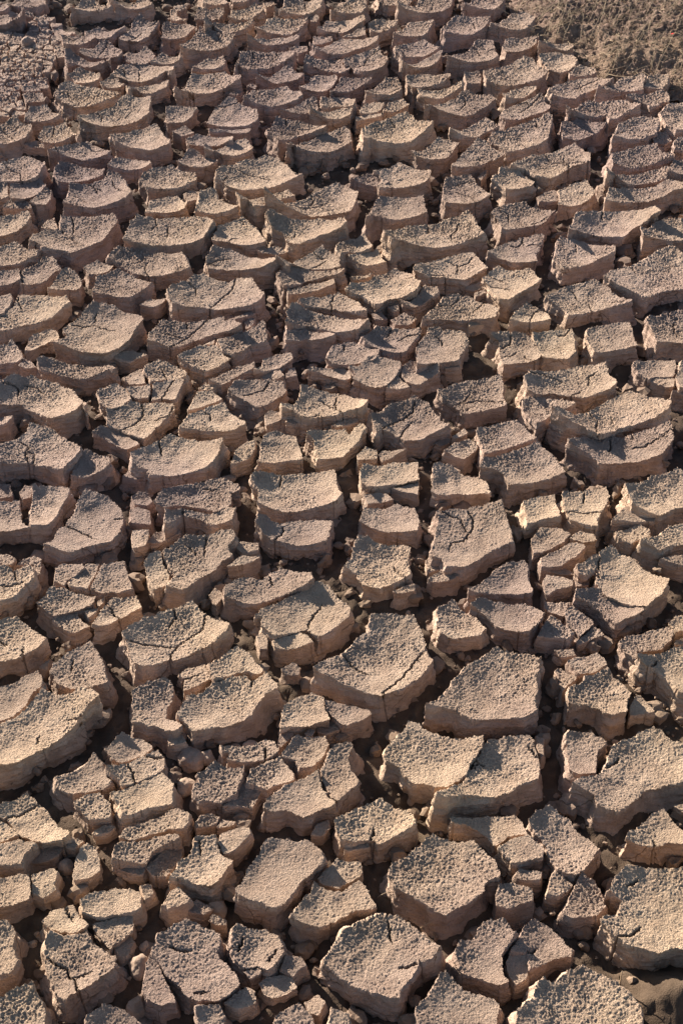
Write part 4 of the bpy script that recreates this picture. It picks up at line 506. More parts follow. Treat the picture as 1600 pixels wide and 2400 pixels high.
small long mud plate with upturned rim, forty-four percent across, ten percent down photo|-88,3072,34.0,5.03,-0.024,0.089|-144,3039 -112,3073 -90,3099 -67,3113 -60,3104 -53,3063 -68,3053 -94,3045 -124,3044
tiny six-cornered mud plate with upturned rim, twenty-five percent across, eighty-seven percent down photo|-208,964,35.5,3.71,0.093,0.085|-225,956 -216,974 -206,979 -190,963 -195,958 -216,951
medium narrow strip-like mud plate with one dark crack, thirty-three percent across, two percent down photo|-275,3508,35.7,4.98,0.003,0.068|-348,3462 -328,3513 -309,3524 -273,3531 -228,3533 -233,3519 -246,3501 -271,3488 -300,3467 -318,3487 -352,3526|-319,3510 -305,3493 -303,3484
medium six-cornered mud plate with upturned rim, thirty percent across, six percent down photo|-322,3295,36.0,5.17,0.008,0.015|-364,3272 -347,3306 -337,3322 -294,3329 -287,3305 -289,3284 -313,3270 -341,3264
small narrow strip-like mud plate with upturned rim, forty-five percent across, twenty-eight percent down photo|-62,2323,31.7,4.84,-0.012,0.063|-106,2311 -62,2339 -15,2344 -13,2329 -37,2325 -74,2308 -103,2291
tiny five-cornered mud plate with upturned rim, ninety-three percent across, sixty-eight percent down photo|424,1276,30.8,3.83,-0.022,0.110|409,1274 419,1293 428,1296 436,1283 444,1268 426,1264 408,1260
medium long mud plate with upturned rim, ninety-six percent across, seven percent down photo|762,3208,32.7,3.78,-0.047,0.080|727,3176 745,3232 768,3245 796,3238 792,3211 771,3175 736,3172
medium many-cornered mud plate with upturned rim, fifty-five percent across, two percent down photo|101,3518,33.5,5.36,-0.019,0.077|71,3529 82,3545 105,3555 122,3546 144,3536 138,3516 121,3504 95,3482 73,3472
small five-cornered mud plate with upturned rim, twenty percent across, fifty percent down photo|-328,1677,24.3,2.88,-0.008,0.128|-344,1664 -346,1692 -335,1697 -314,1689 -310,1660 -332,1662
small narrow strip-like mud plate with upturned rim, forty-eight percent across, eleven percent down photo|-16,3039,34.2,5.56,-0.027,0.070|-75,3048 -55,3042 0,3062 25,3056 21,3033 0,3021 -30,3019 -60,3032
medium wide mud plate with one dark crack, eleven percent across, three percent down photo|-670,3432,35.3,5.70,0.022,0.010|-714,3451 -669,3456 -627,3449 -622,3433 -637,3421 -670,3402 -692,3402 -701,3412|-703,3444 -680,3432 -671,3448
small wide mud plate with upturned rim, fifty-seven percent across, twenty-six percent down photo|104,2364,34.1,5.72,0.024,0.021|64,2356 108,2390 142,2360 139,2353 107,2351 82,2346
medium five-cornered mud plate with upturned rim, thirty percent across, one percent down photo|-347,3579,37.9,4.22,0.027,0.056|-384,3558 -379,3597 -377,3613 -343,3609 -308,3603 -307,3579 -316,3547 -351,3549 -378,3547
small narrow slanting mud plate with upturned rim, seventy-five percent across, nine percent down photo|424,3140,36.0,5.77,-0.037,0.022|383,3123 391,3130 409,3159 441,3169 465,3162 465,3150 438,3126 405,3107 390,3109
small narrow slanting mud plate cut by photo edge, forty-nine percent across, ninety-nine percent down photo|-3,776,35.9,2.74,0.021,0.042|-18,760 -12,815 8,807 13,745 -18,746
small five-cornered mud plate cut by photo edge, zero percent across, eighty-one percent down photo|-452,1062,36.7,2.61,-0.006,0.116|-473,1088 -439,1073 -421,1056 -435,1048 -466,1042
small six-cornered mud plate with upturned rim, fourteen percent across, twenty-six percent down photo|-487,2391,34.3,6.75,0.006,0.024|-517,2392 -491,2419 -455,2394 -468,2377 -489,2366 -502,2370
small narrow strip-like mud plate with upturned rim, forty percent across, three percent down photo|-167,3428,35.9,4.21,-0.013,0.074|-240,3432 -223,3424 -196,3439 -158,3446 -113,3445 -107,3432 -124,3420 -162,3417 -195,3403 -229,3422
medium many-cornered mud chunk lying between plates, thirteen percent across, zero percent down photo|-666,3650,31.6,4.07,-0.050,0.078|-711,3603 -699,3657 -681,3708 -649,3667 -604,3632 -637,3619 -672,3623 -700,3619
tiny six-cornered mud chunk lying between plates, eighteen percent across, ninety-two percent down photo|-267,905,21.7,2.61,-0.041,0.052|-281,904 -264,921 -255,912 -261,894 -269,891 -279,897
tiny narrow slanting mud chunk lying between plates, twenty-three percent across, fifty-two percent down photo|-288,1632,23.7,4.09,-0.067,0.051|-312,1613 -301,1641 -265,1651 -262,1639 -280,1627 -300,1613
small wide mud chunk lying between plates, fifty-four percent across, seventeen percent down photo|64,2737,32.9,6.56,-0.001,0.035|20,2733 31,2741 58,2765 75,2759 85,2738 104,2724 90,2711 74,2718 41,2726
small narrow slanting mud chunk lying between plates, twenty-one percent across, eight percent down photo|-461,3174,31.2,5.49,-0.046,0.016|-514,3154 -482,3184 -447,3200 -416,3202 -419,3179 -442,3167 -470,3145 -502,3164 -506,3132
tiny five-cornered mud chunk lying between plates, forty-six percent across, ninety-eight percent down photo|-31,826,23.9,3.19,0.060,0.130|-44,829 -28,841 -20,829 -26,813 -36,816
tiny many-cornered mud chunk lying between plates, eighty-two percent across, sixty-six percent down photo|324,1331,25.9,4.13,0.074,0.079|312,1348 321,1352 330,1341 343,1333 338,1325 327,1321 317,1302 315,1331
tiny wide mud chunk lying between plates, eighty-one percent across, fifty-nine percent down photo|329,1471,27.7,3.92,-0.007,0.021|307,1472 312,1482 352,1481 344,1470 336,1452 324,1460 312,1465
small wide mud chunk cut by photo edge, one percent across, twenty-six percent down photo|-669,2353,35.0,6.38,0.022,0.059|-708,2347 -673,2381 -642,2377 -632,2342 -648,2335 -704,2327
tiny six-cornered mud chunk lying between plates, twenty percent across, fifty-two percent down photo|-323,1620,30.8,2.84,0.006,0.062|-334,1604 -336,1637 -310,1639 -309,1618 -313,1604 -330,1597
small five-cornered mud chunk lying between plates, twenty percent across, thirty-eight percent down photo|-361,1993,35.5,4.28,-0.006,0.079|-386,2002 -367,2008 -345,2013 -343,1994 -345,1977 -363,1974 -378,1984
small long mud chunk lying between plates, six percent across, nineteen percent down photo|-639,2658,36.2,6.58,-0.049,0.049|-664,2640 -652,2673 -635,2694 -622,2684 -620,2657 -627,2632 -648,2631
tiny narrow strip-like mud chunk lying between plates, seventy-seven percent across, eighty-five percent down photo|240,1001,28.7,3.38,-0.007,0.022|221,1000 229,1010 258,1006 254,994 227,994
medium wide mud chunk lying between plates, fourteen percent across, three percent down photo|-616,3477,32.8,5.00,-0.006,0.052|-658,3482 -641,3498 -628,3512 -606,3494 -575,3491 -554,3488 -579,3476 -593,3451 -627,3452 -652,3460
tiny wide mud chunk lying between plates, sixty-four percent across, fifty-six percent down photo|159,1539,26.7,3.66,-0.075,0.009|134,1532 154,1551 173,1552 184,1541 172,1531 142,1525
tiny wide mud chunk lying between plates, fifty-five percent across, forty-eight percent down photo|58,1716,30.6,3.73,-0.043,0.050|36,1724 59,1730 75,1726 86,1713 64,1706 42,1701
tiny many-cornered mud chunk lying between plates, four percent across, fifty-five percent down photo|-485,1566,24.8,4.11,-0.014,0.029|-513,1560 -501,1577 -486,1586 -473,1578 -472,1544 -479,1538 -486,1564 -499,1566
tiny wide mud chunk lying between plates, twenty-nine percent across, eighty-eight percent down photo|-179,958,23.0,2.97,-0.039,0.039|-195,964 -183,969 -161,957 -173,948 -190,952
small wide mud chunk lying between plates, eighteen percent across, thirty-four percent down photo|-394,2108,31.6,3.10,-0.066,0.080|-422,2104 -416,2116 -391,2123 -360,2111 -371,2104 -393,2091 -409,2095
small many-cornered mud chunk lying between plates, twenty-four percent across, five percent down photo|-437,3324,34.4,6.34,-0.025,0.043|-472,3306 -460,3336 -448,3356 -426,3341 -416,3335 -397,3333 -402,3318 -417,3306 -449,3303
medium wide mud chunk cut by photo edge, twenty percent across, zero percent down photo|-540,3658,31.9,4.86,0.014,0.012|-620,3666 -589,3652 -564,3635 -548,3676 -528,3718 -506,3665 -503,3652 -529,3625 -563,3622 -593,3639
small six-cornered mud chunk lying between plates, eighty-five percent across, six percent down photo|589,3261,33.6,4.94,-0.001,0.031|554,3248 576,3282 588,3294 623,3275 623,3254 587,3238 557,3233
large six-cornered mud chunk cut by photo edge, fifty-seven percent across, zero percent down photo|146,3698,30.5,3.08,0.012,0.038|98,3737 147,3750 202,3731 179,3645 156,3652 124,3645 99,3662
tiny wide mud chunk lying between plates, thirty percent across, eighty percent down photo|-178,1083,30.9,3.49,-0.125,0.065|-193,1079 -188,1091 -173,1094 -161,1089 -166,1079 -191,1071
medium wide mud chunk cut by photo edge, ninety-eight percent across, sixteen percent down photo|766,2787,35.1,4.53,0.001,0.003|711,2761 727,2797 738,2815 815,2824 804,2760 783,2758 712,2753
small wide mud chunk lying between plates, two percent across, nineteen percent down photo|-688,2638,33.7,3.74,0.000,0.065|-720,2629 -713,2653 -690,2658 -668,2650 -654,2620 -676,2621 -696,2625
small narrow slanting mud chunk lying between plates, fifty-seven percent across, ten percent down photo|126,3089,28.2,5.77,-0.038,0.057|97,3061 111,3107 145,3118 160,3094 139,3083 110,3057 99,3059
tiny narrow strip-like mud chunk lying between plates, nineteen percent across, eighty-four percent down photo|-272,1013,25.0,3.23,0.029,0.068|-292,1024 -272,1020 -252,1012 -256,1004 -273,1007 -288,1014
small five-cornered mud chunk lying between plates, nineteen percent across, thirty-six percent down photo|-375,2041,29.3,3.88,0.090,0.008|-401,2041 -373,2064 -365,2066 -355,2024 -381,2023
large six-cornered mud chunk cut by photo edge, four percent across, zero percent down photo|-831,3686,32.2,2.71,0.029,0.079|-879,3644 -867,3733 -833,3741 -793,3730 -786,3656 -808,3631 -847,3639 -874,3647
small long mud chunk lying between plates, fifty-four percent across, ten percent down photo|70,3076,30.5,6.03,-0.011,0.084|41,3064 54,3092 77,3103 103,3093 95,3077 90,3065 61,3051 43,3046
tiny six-cornered mud chunk lying between plates, forty-seven percent across, seventy-one percent down photo|-20,1246,21.5,2.82,0.039,-0.009|-37,1251 -18,1256 -7,1256 -4,1241 -20,1235 -34,1237
tiny narrow slanting mud chunk lying between plates, eighty-six percent across, sixty-two percent down photo|373,1414,27.2,4.32,0.072,0.085|351,1405 368,1421 378,1431 389,1423 393,1412 378,1410 352,1397
small five-cornered mud chunk lying between plates, fifty-nine percent across, thirty-one percent down photo|118,2220,31.5,3.54,-0.010,0.022|94,2218 119,2243 144,2224 132,2206 103,2200
tiny six-cornered mud chunk lying between plates, twenty percent across, forty-eight percent down photo|-330,1717,28.7,3.50,-0.088,0.054|-347,1720 -336,1733 -322,1733 -312,1712 -321,1703 -340,1704
small many-cornered mud chunk lying between plates, sixteen percent across, eight percent down photo|-553,3190,37.0,6.81,0.013,0.033|-583,3196 -564,3219 -540,3211 -532,3189 -522,3183 -529,3161 -546,3166 -573,3177
small long mud chunk lying between plates, sixty-nine percent across, seven percent down photo|321,3233,29.5,5.99,-0.048,0.065|301,3257 337,3265 343,3244 336,3211 311,3199 303,3203 301,3242
tiny wide mud chunk lying between plates, eighty-five percent across, fifty-two percent down photo|387,1621,32.8,3.19,0.042,0.041|365,1619 383,1636 405,1626 408,1614 384,1610 370,1614
small six-cornered mud chunk lying between plates, eighty percent across, nineteen percent down photo|445,2675,31.2,2.88,-0.019,0.047|418,2673 435,2692 460,2701 469,2685 461,2656 439,2656 423,2656
tiny wide mud chunk lying between plates, nineteen percent across, forty-six percent down photo|-347,1784,21.8,3.76,-0.004,-0.025|-369,1778 -359,1799 -330,1794 -326,1776 -345,1770
tiny five-cornered mud chunk lying between plates, fifty-three percent across, forty-four percent down photo|45,1821,35.1,4.26,-0.083,0.023|27,1818 41,1840 61,1833 60,1811 28,1804
medium five-cornered mud chunk cut by photo edge, zero percent across, twenty-nine percent down photo|-666,2256,36.6,4.07,-0.005,0.002|-696,2285 -645,2293 -637,2279 -640,2258 -647,2231 -680,2203
tiny four-cornered mud chunk lying between plates, fifty-nine percent across, forty-seven percent down photo|112,1740,29.9,3.70,0.032,0.025|83,1740 101,1748 116,1753 129,1753 127,1723 111,1730
tiny wide mud chunk lying between plates, thirty-six percent across, fifty-three percent down photo|-151,1604,27.3,3.58,-0.065,0.084|-171,1605 -159,1616 -143,1613 -133,1613 -132,1600 -157,1591
tiny five-cornered mud chunk lying between plates, sixty-three percent across, fifty-five percent down photo|147,1566,23.5,2.72,0.064,0.117|133,1577 157,1579 162,1568 160,1559 136,1552
tiny six-cornered mud chunk lying between plates, thirty-nine percent across, forty percent down photo|-121,1927,31.1,3.61,-0.083,0.037|-135,1931 -127,1946 -113,1943 -100,1930 -113,1917 -132,1903
tiny long mud chunk lying between plates, forty-seven percent across, eighty percent down photo|-26,1074,25.9,2.85,0.026,0.051|-40,1064 -32,1082 -17,1088 -14,1074 -25,1064
small narrow strip-like mud chunk cut by photo edge, ninety-nine percent across, sixty percent down photo|525,1437,32.6,3.14,-0.038,0.060|490,1431 503,1448 543,1456 557,1459 552,1427 500,1417
small six-cornered mud chunk lying between plates, ninety-six percent across, thirteen percent down photo|733,2938,27.2,3.73,-0.020,0.084|711,2939 728,2964 748,2962 755,2931 735,2912 712,2919
tiny narrow strip-like mud chunk lying between plates, thirty-five percent across, fifty-four percent down photo|-154,1566,34.1,3.19,-0.047,0.044|-179,1553 -158,1577 -129,1574 -140,1565 -159,1556
medium long mud chunk cut by photo edge, thirty-one percent across, zero percent down photo|-340,3690,32.8,3.65,-0.018,0.013|-379,3731 -331,3739 -292,3641 -298,3661 -337,3640 -368,3661
tiny five-cornered mud chunk lying between plates, forty-two percent across, sixty-five percent down photo|-72,1344,32.2,4.25,-0.090,0.108|-88,1345 -70,1357 -59,1349 -62,1336 -80,1335
small narrow strip-like mud chunk lying between plates, eighty-one percent across, four percent down photo|556,3407,29.9,7.20,-0.009,0.053|495,3388 516,3420 538,3422 577,3425 586,3406 567,3385 515,3404
small wide mud chunk cut by photo edge, zero percent across, forty-seven percent down photo|-572,1734,27.9,3.22,-0.009,0.081|-598,1750 -553,1750 -543,1722 -593,1715
small narrow strip-like mud chunk lying between plates, thirty-nine percent across, twenty-four percent down photo|-139,2465,30.0,2.92,-0.053,0.121|-173,2460 -136,2482 -121,2475 -110,2460 -136,2453 -161,2455
tiny five-cornered mud chunk lying between plates, ninety-seven percent across, thirty-seven percent down photo|586,2026,30.8,4.18,0.064,0.062|561,2030 579,2041 604,2035 600,2011 584,2013
tiny six-cornered mud chunk lying between plates, twenty-five percent across, seventy-two percent down photo|-230,1219,28.9,4.42,0.008,0.057|-242,1218 -233,1233 -226,1231 -217,1214 -231,1209 -240,1210
tiny narrow slanting mud chunk lying between plates, fifteen percent across, eighty-one percent down photo|-313,1072,25.8,2.87,-0.063,0.045|-329,1067 -314,1080 -300,1082 -298,1076 -310,1067 -324,1062
tiny five-cornered mud chunk lying between plates, fifty-eight percent across, thirty-seven percent down photo|101,2019,33.6,3.15,-0.032,-0.012|80,2004 94,2032 103,2043 112,2028 124,2012 104,2005
small wide mud chunk cut by photo edge, ninety-eight percent across, fifty-four percent down photo|551,1570,30.7,2.84,-0.000,0.002|503,1571 530,1580 583,1592 574,1545 561,1554 513,1564
small five-cornered mud chunk lying between plates, five percent across, nine percent down photo|-732,3130,33.2,4.65,-0.031,0.053|-761,3139 -750,3150 -716,3150 -703,3111 -743,3108
tiny five-cornered mud chunk lying between plates, thirty-one percent across, fifty-eight percent down photo|-193,1498,25.8,3.37,0.006,0.073|-205,1499 -196,1515 -184,1506 -182,1496 -192,1478
small narrow strip-like mud chunk lying between plates, thirty-four percent across, twelve percent down photo|-250,2957,35.2,4.60,0.015,0.058|-303,2951 -280,2966 -217,2965 -207,2959 -211,2945 -231,2948 -267,2957 -296,2945
tiny narrow slanting mud chunk lying between plates, thirty-eight percent across, sixty-two percent down photo|-117,1402,29.0,2.76,-0.014,0.055|-126,1412 -115,1422 -109,1403 -110,1386 -121,1386
tiny narrow strip-like mud chunk lying between plates, eighty-one percent across, fifty-five percent down photo|343,1553,24.5,3.96,-0.084,0.041|314,1549 347,1565 360,1555 365,1546 337,1547
tiny long mud chunk lying between plates, forty-one percent across, seventy-two percent down photo|-80,1221,27.1,3.47,-0.084,0.125|-90,1211 -86,1229 -76,1234 -68,1230 -75,1218 -84,1206
tiny wide mud chunk lying between plates, twenty-two percent across, twenty-nine percent down photo|-366,2278,31.6,4.59,-0.050,-0.006|-390,2269 -375,2292 -341,2289 -345,2280 -363,2261
tiny narrow strip-like mud chunk lying between plates, fifty-seven percent across, forty-four percent down photo|81,1825,33.3,4.63,-0.007,0.083|63,1824 71,1834 88,1833 112,1835 92,1822 71,1808
tiny long mud chunk lying between plates, three percent across, forty-eight percent down photo|-525,1735,26.6,2.82,-0.065,0.089|-536,1737 -529,1752 -517,1749 -515,1724 -528,1717
tiny narrow strip-like mud chunk lying between plates, fifty-two percent across, eighty-two percent down photo|21,1046,26.1,3.34,-0.010,-0.007|4,1042 13,1051 36,1052 38,1044 8,1040
small narrow strip-like mud chunk cut by photo edge, one percent across, one percent down photo|-901,3547,37.8,4.02,-0.007,0.061|-935,3571 -868,3572 -854,3538 -830,3522 -825,3577 -844,3541 -867,3517 -928,3527
medium four-cornered mud chunk cut by photo edge, zero percent across, eighteen percent down photo|-746,2691,31.9,4.62,-0.007,0.083|-777,2719 -725,2723 -718,2696 -713,2668 -766,2655
small five-cornered mud chunk lying between plates, seven percent across, twenty-one percent down photo|-609,2568,27.4,3.26,0.021,0.061|-628,2557 -621,2584 -604,2595 -601,2580 -589,2547 -606,2550
small four-cornered mud chunk lying between plates, forty-seven percent across, three percent down photo|-51,3440,32.8,4.87,-0.001,0.053|-72,3460 -27,3459 -22,3442 -46,3425 -68,3407
small narrow strip-like mud chunk cut by photo edge, one percent across, fifty-four percent down photo|-539,1571,29.3,3.96,-0.020,0.098|-566,1579 -527,1584 -513,1572 -517,1560 -564,1563
tiny four-cornered mud chunk lying between plates, twenty-one percent across, eighty-six percent down photo|-247,979,28.4,2.93,-0.111,0.094|-256,986 -243,989 -239,976 -249,966
tiny wide mud chunk lying between plates, thirty-nine percent across, thirty-six percent down photo|-126,2048,30.7,4.38,0.049,0.019|-151,2037 -133,2059 -113,2062 -105,2045 -117,2038
medium long mud chunk cut by photo edge, ninety-nine percent across, thirty-six percent down photo|638,2035,34.2,4.31,-0.017,0.002|606,2032 622,2076 674,2080 660,2000 604,1991
tiny narrow strip-like mud chunk lying between plates, fifty percent across, forty-one percent down photo|7,1913,31.3,3.01,-0.005,0.082|-19,1904 4,1922 28,1925 29,1917 13,1908 -7,1901
small narrow slanting mud chunk lying between plates, fifty-two percent across, three percent down photo|37,3482,32.5,3.83,-0.008,0.042|0,3450 17,3480 37,3504 60,3514 63,3476 33,3464
small four-cornered mud chunk lying between plates, twenty-six percent across, twelve percent down photo|-363,2957,35.3,4.60,-0.122,0.051|-388,2952 -361,2982 -337,2956 -365,2935
small five-cornered mud chunk lying between plates, twenty-eight percent across, nineteen percent down photo|-320,2681,29.5,3.32,0.048,-0.019|-340,2690 -324,2703 -302,2697 -303,2671 -329,2655
tiny wide mud chunk lying between plates, eighty-two percent across, sixty-three percent down photo|332,1380,26.0,4.18,0.091,0.103|315,1385 343,1388 347,1376 325,1372
tiny wide mud chunk lying between plates, thirty-one percent across, eighty-nine percent down photo|-154,936,31.0,3.82,-0.036,0.068|-166,936 -160,944 -143,938 -144,931 -158,931
tiny wide mud chunk lying between plates, sixty-nine percent across, twenty-seven percent down photo|268,2347,23.6,4.10,0.078,0.039|245,2341 259,2356 277,2365 286,2352 283,2340 263,2332
tiny narrow slanting mud chunk lying between plates, seventy-nine percent across, seventy-two percent down photo|276,1207,30.0,3.20,0.073,0.001|272,1225 281,1221 279,1191 274,1186 271,1205
tiny wide mud chunk lying between plates, ten percent across, eighty-two percent down photo|-348,1050,30.0,3.19,-0.013,0.081|-359,1051 -347,1059 -335,1052 -347,1043 -359,1046
tiny narrow strip-like mud chunk lying between plates, fifty-nine percent across, fifty-seven percent down photo|100,1510,27.9,3.98,-0.054,0.010|79,1502 95,1515 114,1522 115,1508 91,1500
tiny narrow strip-like mud chunk lying between plates, seventy percent across, thirty-one percent down photo|269,2219,26.3,3.38,-0.028,0.046|242,2214 275,2231 294,2228 293,2215 269,2214 244,2204
tiny wide mud chunk lying between plates, thirty-seven percent across, ninety-four percent down photo|-107,863,33.7,2.61,-0.059,0.068|-119,866 -100,870 -95,864 -110,855
small four-cornered mud chunk cut by photo edge, ninety-nine percent across, seventy-nine percent down photo|475,1102,23.4,2.57,0.041,0.046|445,1112 482,1120 495,1123 485,1069 476,1084
small wide mud chunk lying between plates, five percent across, fourteen percent down photo|-693,2912,24.8,3.48,-0.014,0.074|-725,2912 -698,2930 -668,2913 -671,2897 -702,2902
small four-cornered mud chunk lying between plates, four percent across, eight percent down photo|-747,3179,32.7,4.36,-0.139,0.092|-768,3182 -737,3202 -723,3172 -748,3164 -766,3161
tiny narrow strip-like mud chunk lying between plates, thirty-three percent across, eighty percent down photo|-153,1081,28.2,3.84,-0.029,0.047|-165,1076 -158,1088 -139,1083 -141,1078 -159,1074
tiny five-cornered mud chunk lying between plates, three percent across, thirty-five percent down photo|-577,2075,34.8,3.97,-0.033,-0.002|-593,2069 -584,2092 -569,2082 -559,2066 -579,2063
small four-cornered mud chunk cut by photo edge, zero percent across, forty-one percent down photo|-607,1910,33.3,4.56,0.061,-0.017|-631,1928 -577,1922 -584,1905 -623,1886
small narrow strip-like mud chunk lying between plates, fifty-three percent across, eleven percent down photo|60,3036,30.5,3.78,0.010,0.009|32,3039 59,3048 94,3049 94,3037 61,3031 35,3013
tiny wide mud chunk lying between plates, sixty-six percent across, thirty-five percent down photo|202,2079,29.4,3.93,-0.024,0.076|185,2077 192,2090 216,2088 218,2074 191,2069
medium five-cornered mud chunk cut by photo edge, ninety-nine percent across, fourteen percent down photo|785,2887,35.9,4.13,-0.027,0.061|750,2899 766,2918 821,2911 810,2853 748,2869
small five-cornered mud chunk lying between plates, forty-three percent across, four percent down photo|-106,3392,32.6,4.60,0.051,0.083|-131,3397 -115,3412 -87,3403 -83,3382 -106,3369
tiny five-cornered mud chunk lying between plates, eighty-five percent across, fifty-six percent down photo|373,1526,26.3,4.15,-0.039,0.047|363,1532 373,1535 386,1528 383,1520 363,1517
tiny long mud chunk lying between plates, thirty-six percent across, thirty-six percent down photo|-165,2054,24.6,3.75,-0.022,0.098|-183,2049 -168,2064 -150,2065 -155,2047 -172,2044
tiny long mud chunk lying between plates, twenty-seven percent across, nineteen percent down photo|-326,2691,23.7,4.56,0.061,0.011|-341,2700 -330,2711 -314,2707 -311,2687 -331,2665
tiny long mud chunk lying between plates, sixty-four percent across, forty-three percent down photo|176,1871,20.4,4.18,0.007,0.079|160,1867 173,1880 189,1882 189,1870 172,1860
small narrow slanting mud chunk lying between plates, twenty-five percent across, one percent down photo|-436,3575,36.6,4.00,0.054,0.003|-449,3609 -438,3610 -430,3579 -400,3528 -405,3553 -429,3544 -445,3558
tiny wide mud chunk lying between plates, thirty percent across, thirty-seven percent down photo|-242,2013,29.9,4.01,-0.069,0.111|-258,2009 -246,2026 -224,2014 -235,2006 -251,2005
tiny narrow strip-like mud chunk lying between plates, fifty-two percent across, twenty-seven percent down photo|37,2371,27.3,4.03,0.022,0.099|17,2373 60,2380 58,2372 40,2365 19,2362
tiny four-cornered mud chunk lying between plates, fifty-five percent across, thirty percent down photo|72,2240,24.5,4.60,-0.129,-0.010|58,2246 76,2257 87,2234 63,2225
medium long mud chunk cut by photo edge, thirty-five percent across, zero percent down photo|-268,3702,33.4,4.60,-0.043,0.025|-293,3680 -290,3737 -234,3736 -255,3666 -286,3656
tiny five-cornered mud chunk lying between plates, forty-two percent across, thirty-six percent down photo|-91,2063,24.7,4.00,-0.073,0.040|-101,2057 -97,2075 -86,2077 -81,2055 -99,2049
tiny narrow slanting mud chunk lying between plates, thirty-five percent across, thirty percent down photo|-188,2235,31.7,4.24,0.068,-0.008|-218,2219 -191,2240 -174,2251 -166,2239 -190,2227
tiny narrow strip-like mud chunk cut by photo edge, ninety-nine percent across, sixty-two percent down photo|524,1402,33.5,4.35,-0.043,0.088|494,1397 534,1416 549,1418 545,1395 492,1388
tiny long mud chunk lying between plates, thirty-six percent across, thirty-one percent down photo|-176,2219,24.9,4.23,0.089,0.096|-186,2221 -176,2235 -166,2229 -170,2212 -180,2201
tiny four-cornered mud chunk lying between plates, thirteen percent across, fifty-nine percent down photo|-380,1458,32.1,3.88,0.056,0.035|-391,1462 -371,1466 -372,1456 -382,1449
tiny narrow slanting mud chunk lying between plates, sixty-seven percent across, forty-two percent down photo|206,1880,31.1,4.38,0.051,0.067|190,1875 214,1893 218,1881 200,1871
tiny long mud chunk lying between plates, thirty-five percent across, seventy-six percent down photo|-134,1139,26.3,2.65,-0.038,0.079|-140,1143 -126,1147 -132,1132 -140,1131
tiny five-cornered mud chunk lying between plates, eighty-eight percent across, eighteen percent down photo|568,2723,27.6,3.71,0.028,0.027|557,2730 574,2741 582,2727 567,2703 556,2720
small narrow strip-like mud chunk cut by photo edge, ninety-nine percent across, thirty-eight percent down photo|636,1987,33.6,3.69,0.071,0.109|593,1996 660,1999 654,1967 638,1974
small wide mud chunk cut by photo edge, zero percent across, zero percent down photo|-913,3621,37.9,4.71,0.005,0.087|-948,3639 -883,3641 -874,3621 -881,3607 -940,3594
tiny five-cornered mud chunk lying between plates, forty-five percent across, seventy-one percent down photo|-45,1230,29.8,4.23,0.021,0.058|-53,1231 -44,1238 -37,1234 -41,1224 -49,1224
tiny four-cornered mud chunk lying between plates, twenty-six percent across, zero percent down photo|-427,3649,28.2,3.68,0.026,0.074|-446,3657 -415,3667 -410,3644 -435,3630
tiny four-cornered mud chunk lying between plates, fifty-seven percent across, thirty percent down photo|102,2261,30.0,3.21,-0.117,0.091|88,2263 112,2273 112,2256 100,2251
tiny long mud chunk lying between plates, forty-six percent across, one percent down photo|-71,3575,31.8,4.03,0.067,0.061|-84,3583 -65,3596 -58,3580 -65,3556 -79,3558
tiny wide mud chunk lying between plates, forty-three percent across, forty-one percent down photo|-83,1915,31.8,4.56,-0.119,0.083|-97,1913 -77,1924 -71,1915 -84,1907
tiny long mud chunk lying between plates, fourteen percent across, fifty-eight percent down photo|-368,1482,29.9,4.12,0.004,0.081|-374,1484 -363,1492 -363,1479 -371,1470
tiny four-cornered mud chunk lying between plates, thirty-nine percent across, zero percent down photo|-191,3662,32.7,4.56,0.069,0.003|-209,3673 -180,3676 -176,3651 -199,3645
tiny narrow slanting mud chunk lying between plates, seventy percent across, seventeen percent down photo|310,2777,24.4,3.37,-0.112,0.019|298,2771 321,2802 319,2781 306,2755
tiny narrow slanting mud chunk lying between plates, seventy percent across, twenty-eight percent down photo|273,2320,25.9,3.39,0.062,0.065|262,2321 283,2332 284,2319 264,2310
tiny long mud chunk lying between plates, thirty-four percent across, nine percent down photo|-252,3156,31.6,3.36,-0.076,0.055|-270,3153 -243,3170 -239,3161 -252,3144
tiny five-cornered mud chunk lying between plates, fifty percent across, six percent down photo|6,3281,33.6,2.94,0.044,0.059|0,3296 17,3284 20,3276 0,3270 -5,3278
tiny long mud chunk lying between plates, thirty-six percent across, eight percent down photo|-216,3204,26.6,2.90,0.039,0.043|-229,3204 -219,3219 -206,3203 -208,3189
tiny long mud chunk lying between plates, thirty percent across, thirty-three percent down photo|-245,2148,31.3,3.29,-0.040,-0.022|-258,2141 -243,2155 -238,2159 -240,2143
small long mud chunk cut by photo edge, ninety-nine percent across, twenty percent down photo|753,2604,33.5,3.62,-0.033,0.038|707,2586 761,2624 781,2636 774,2591 755,2587"""
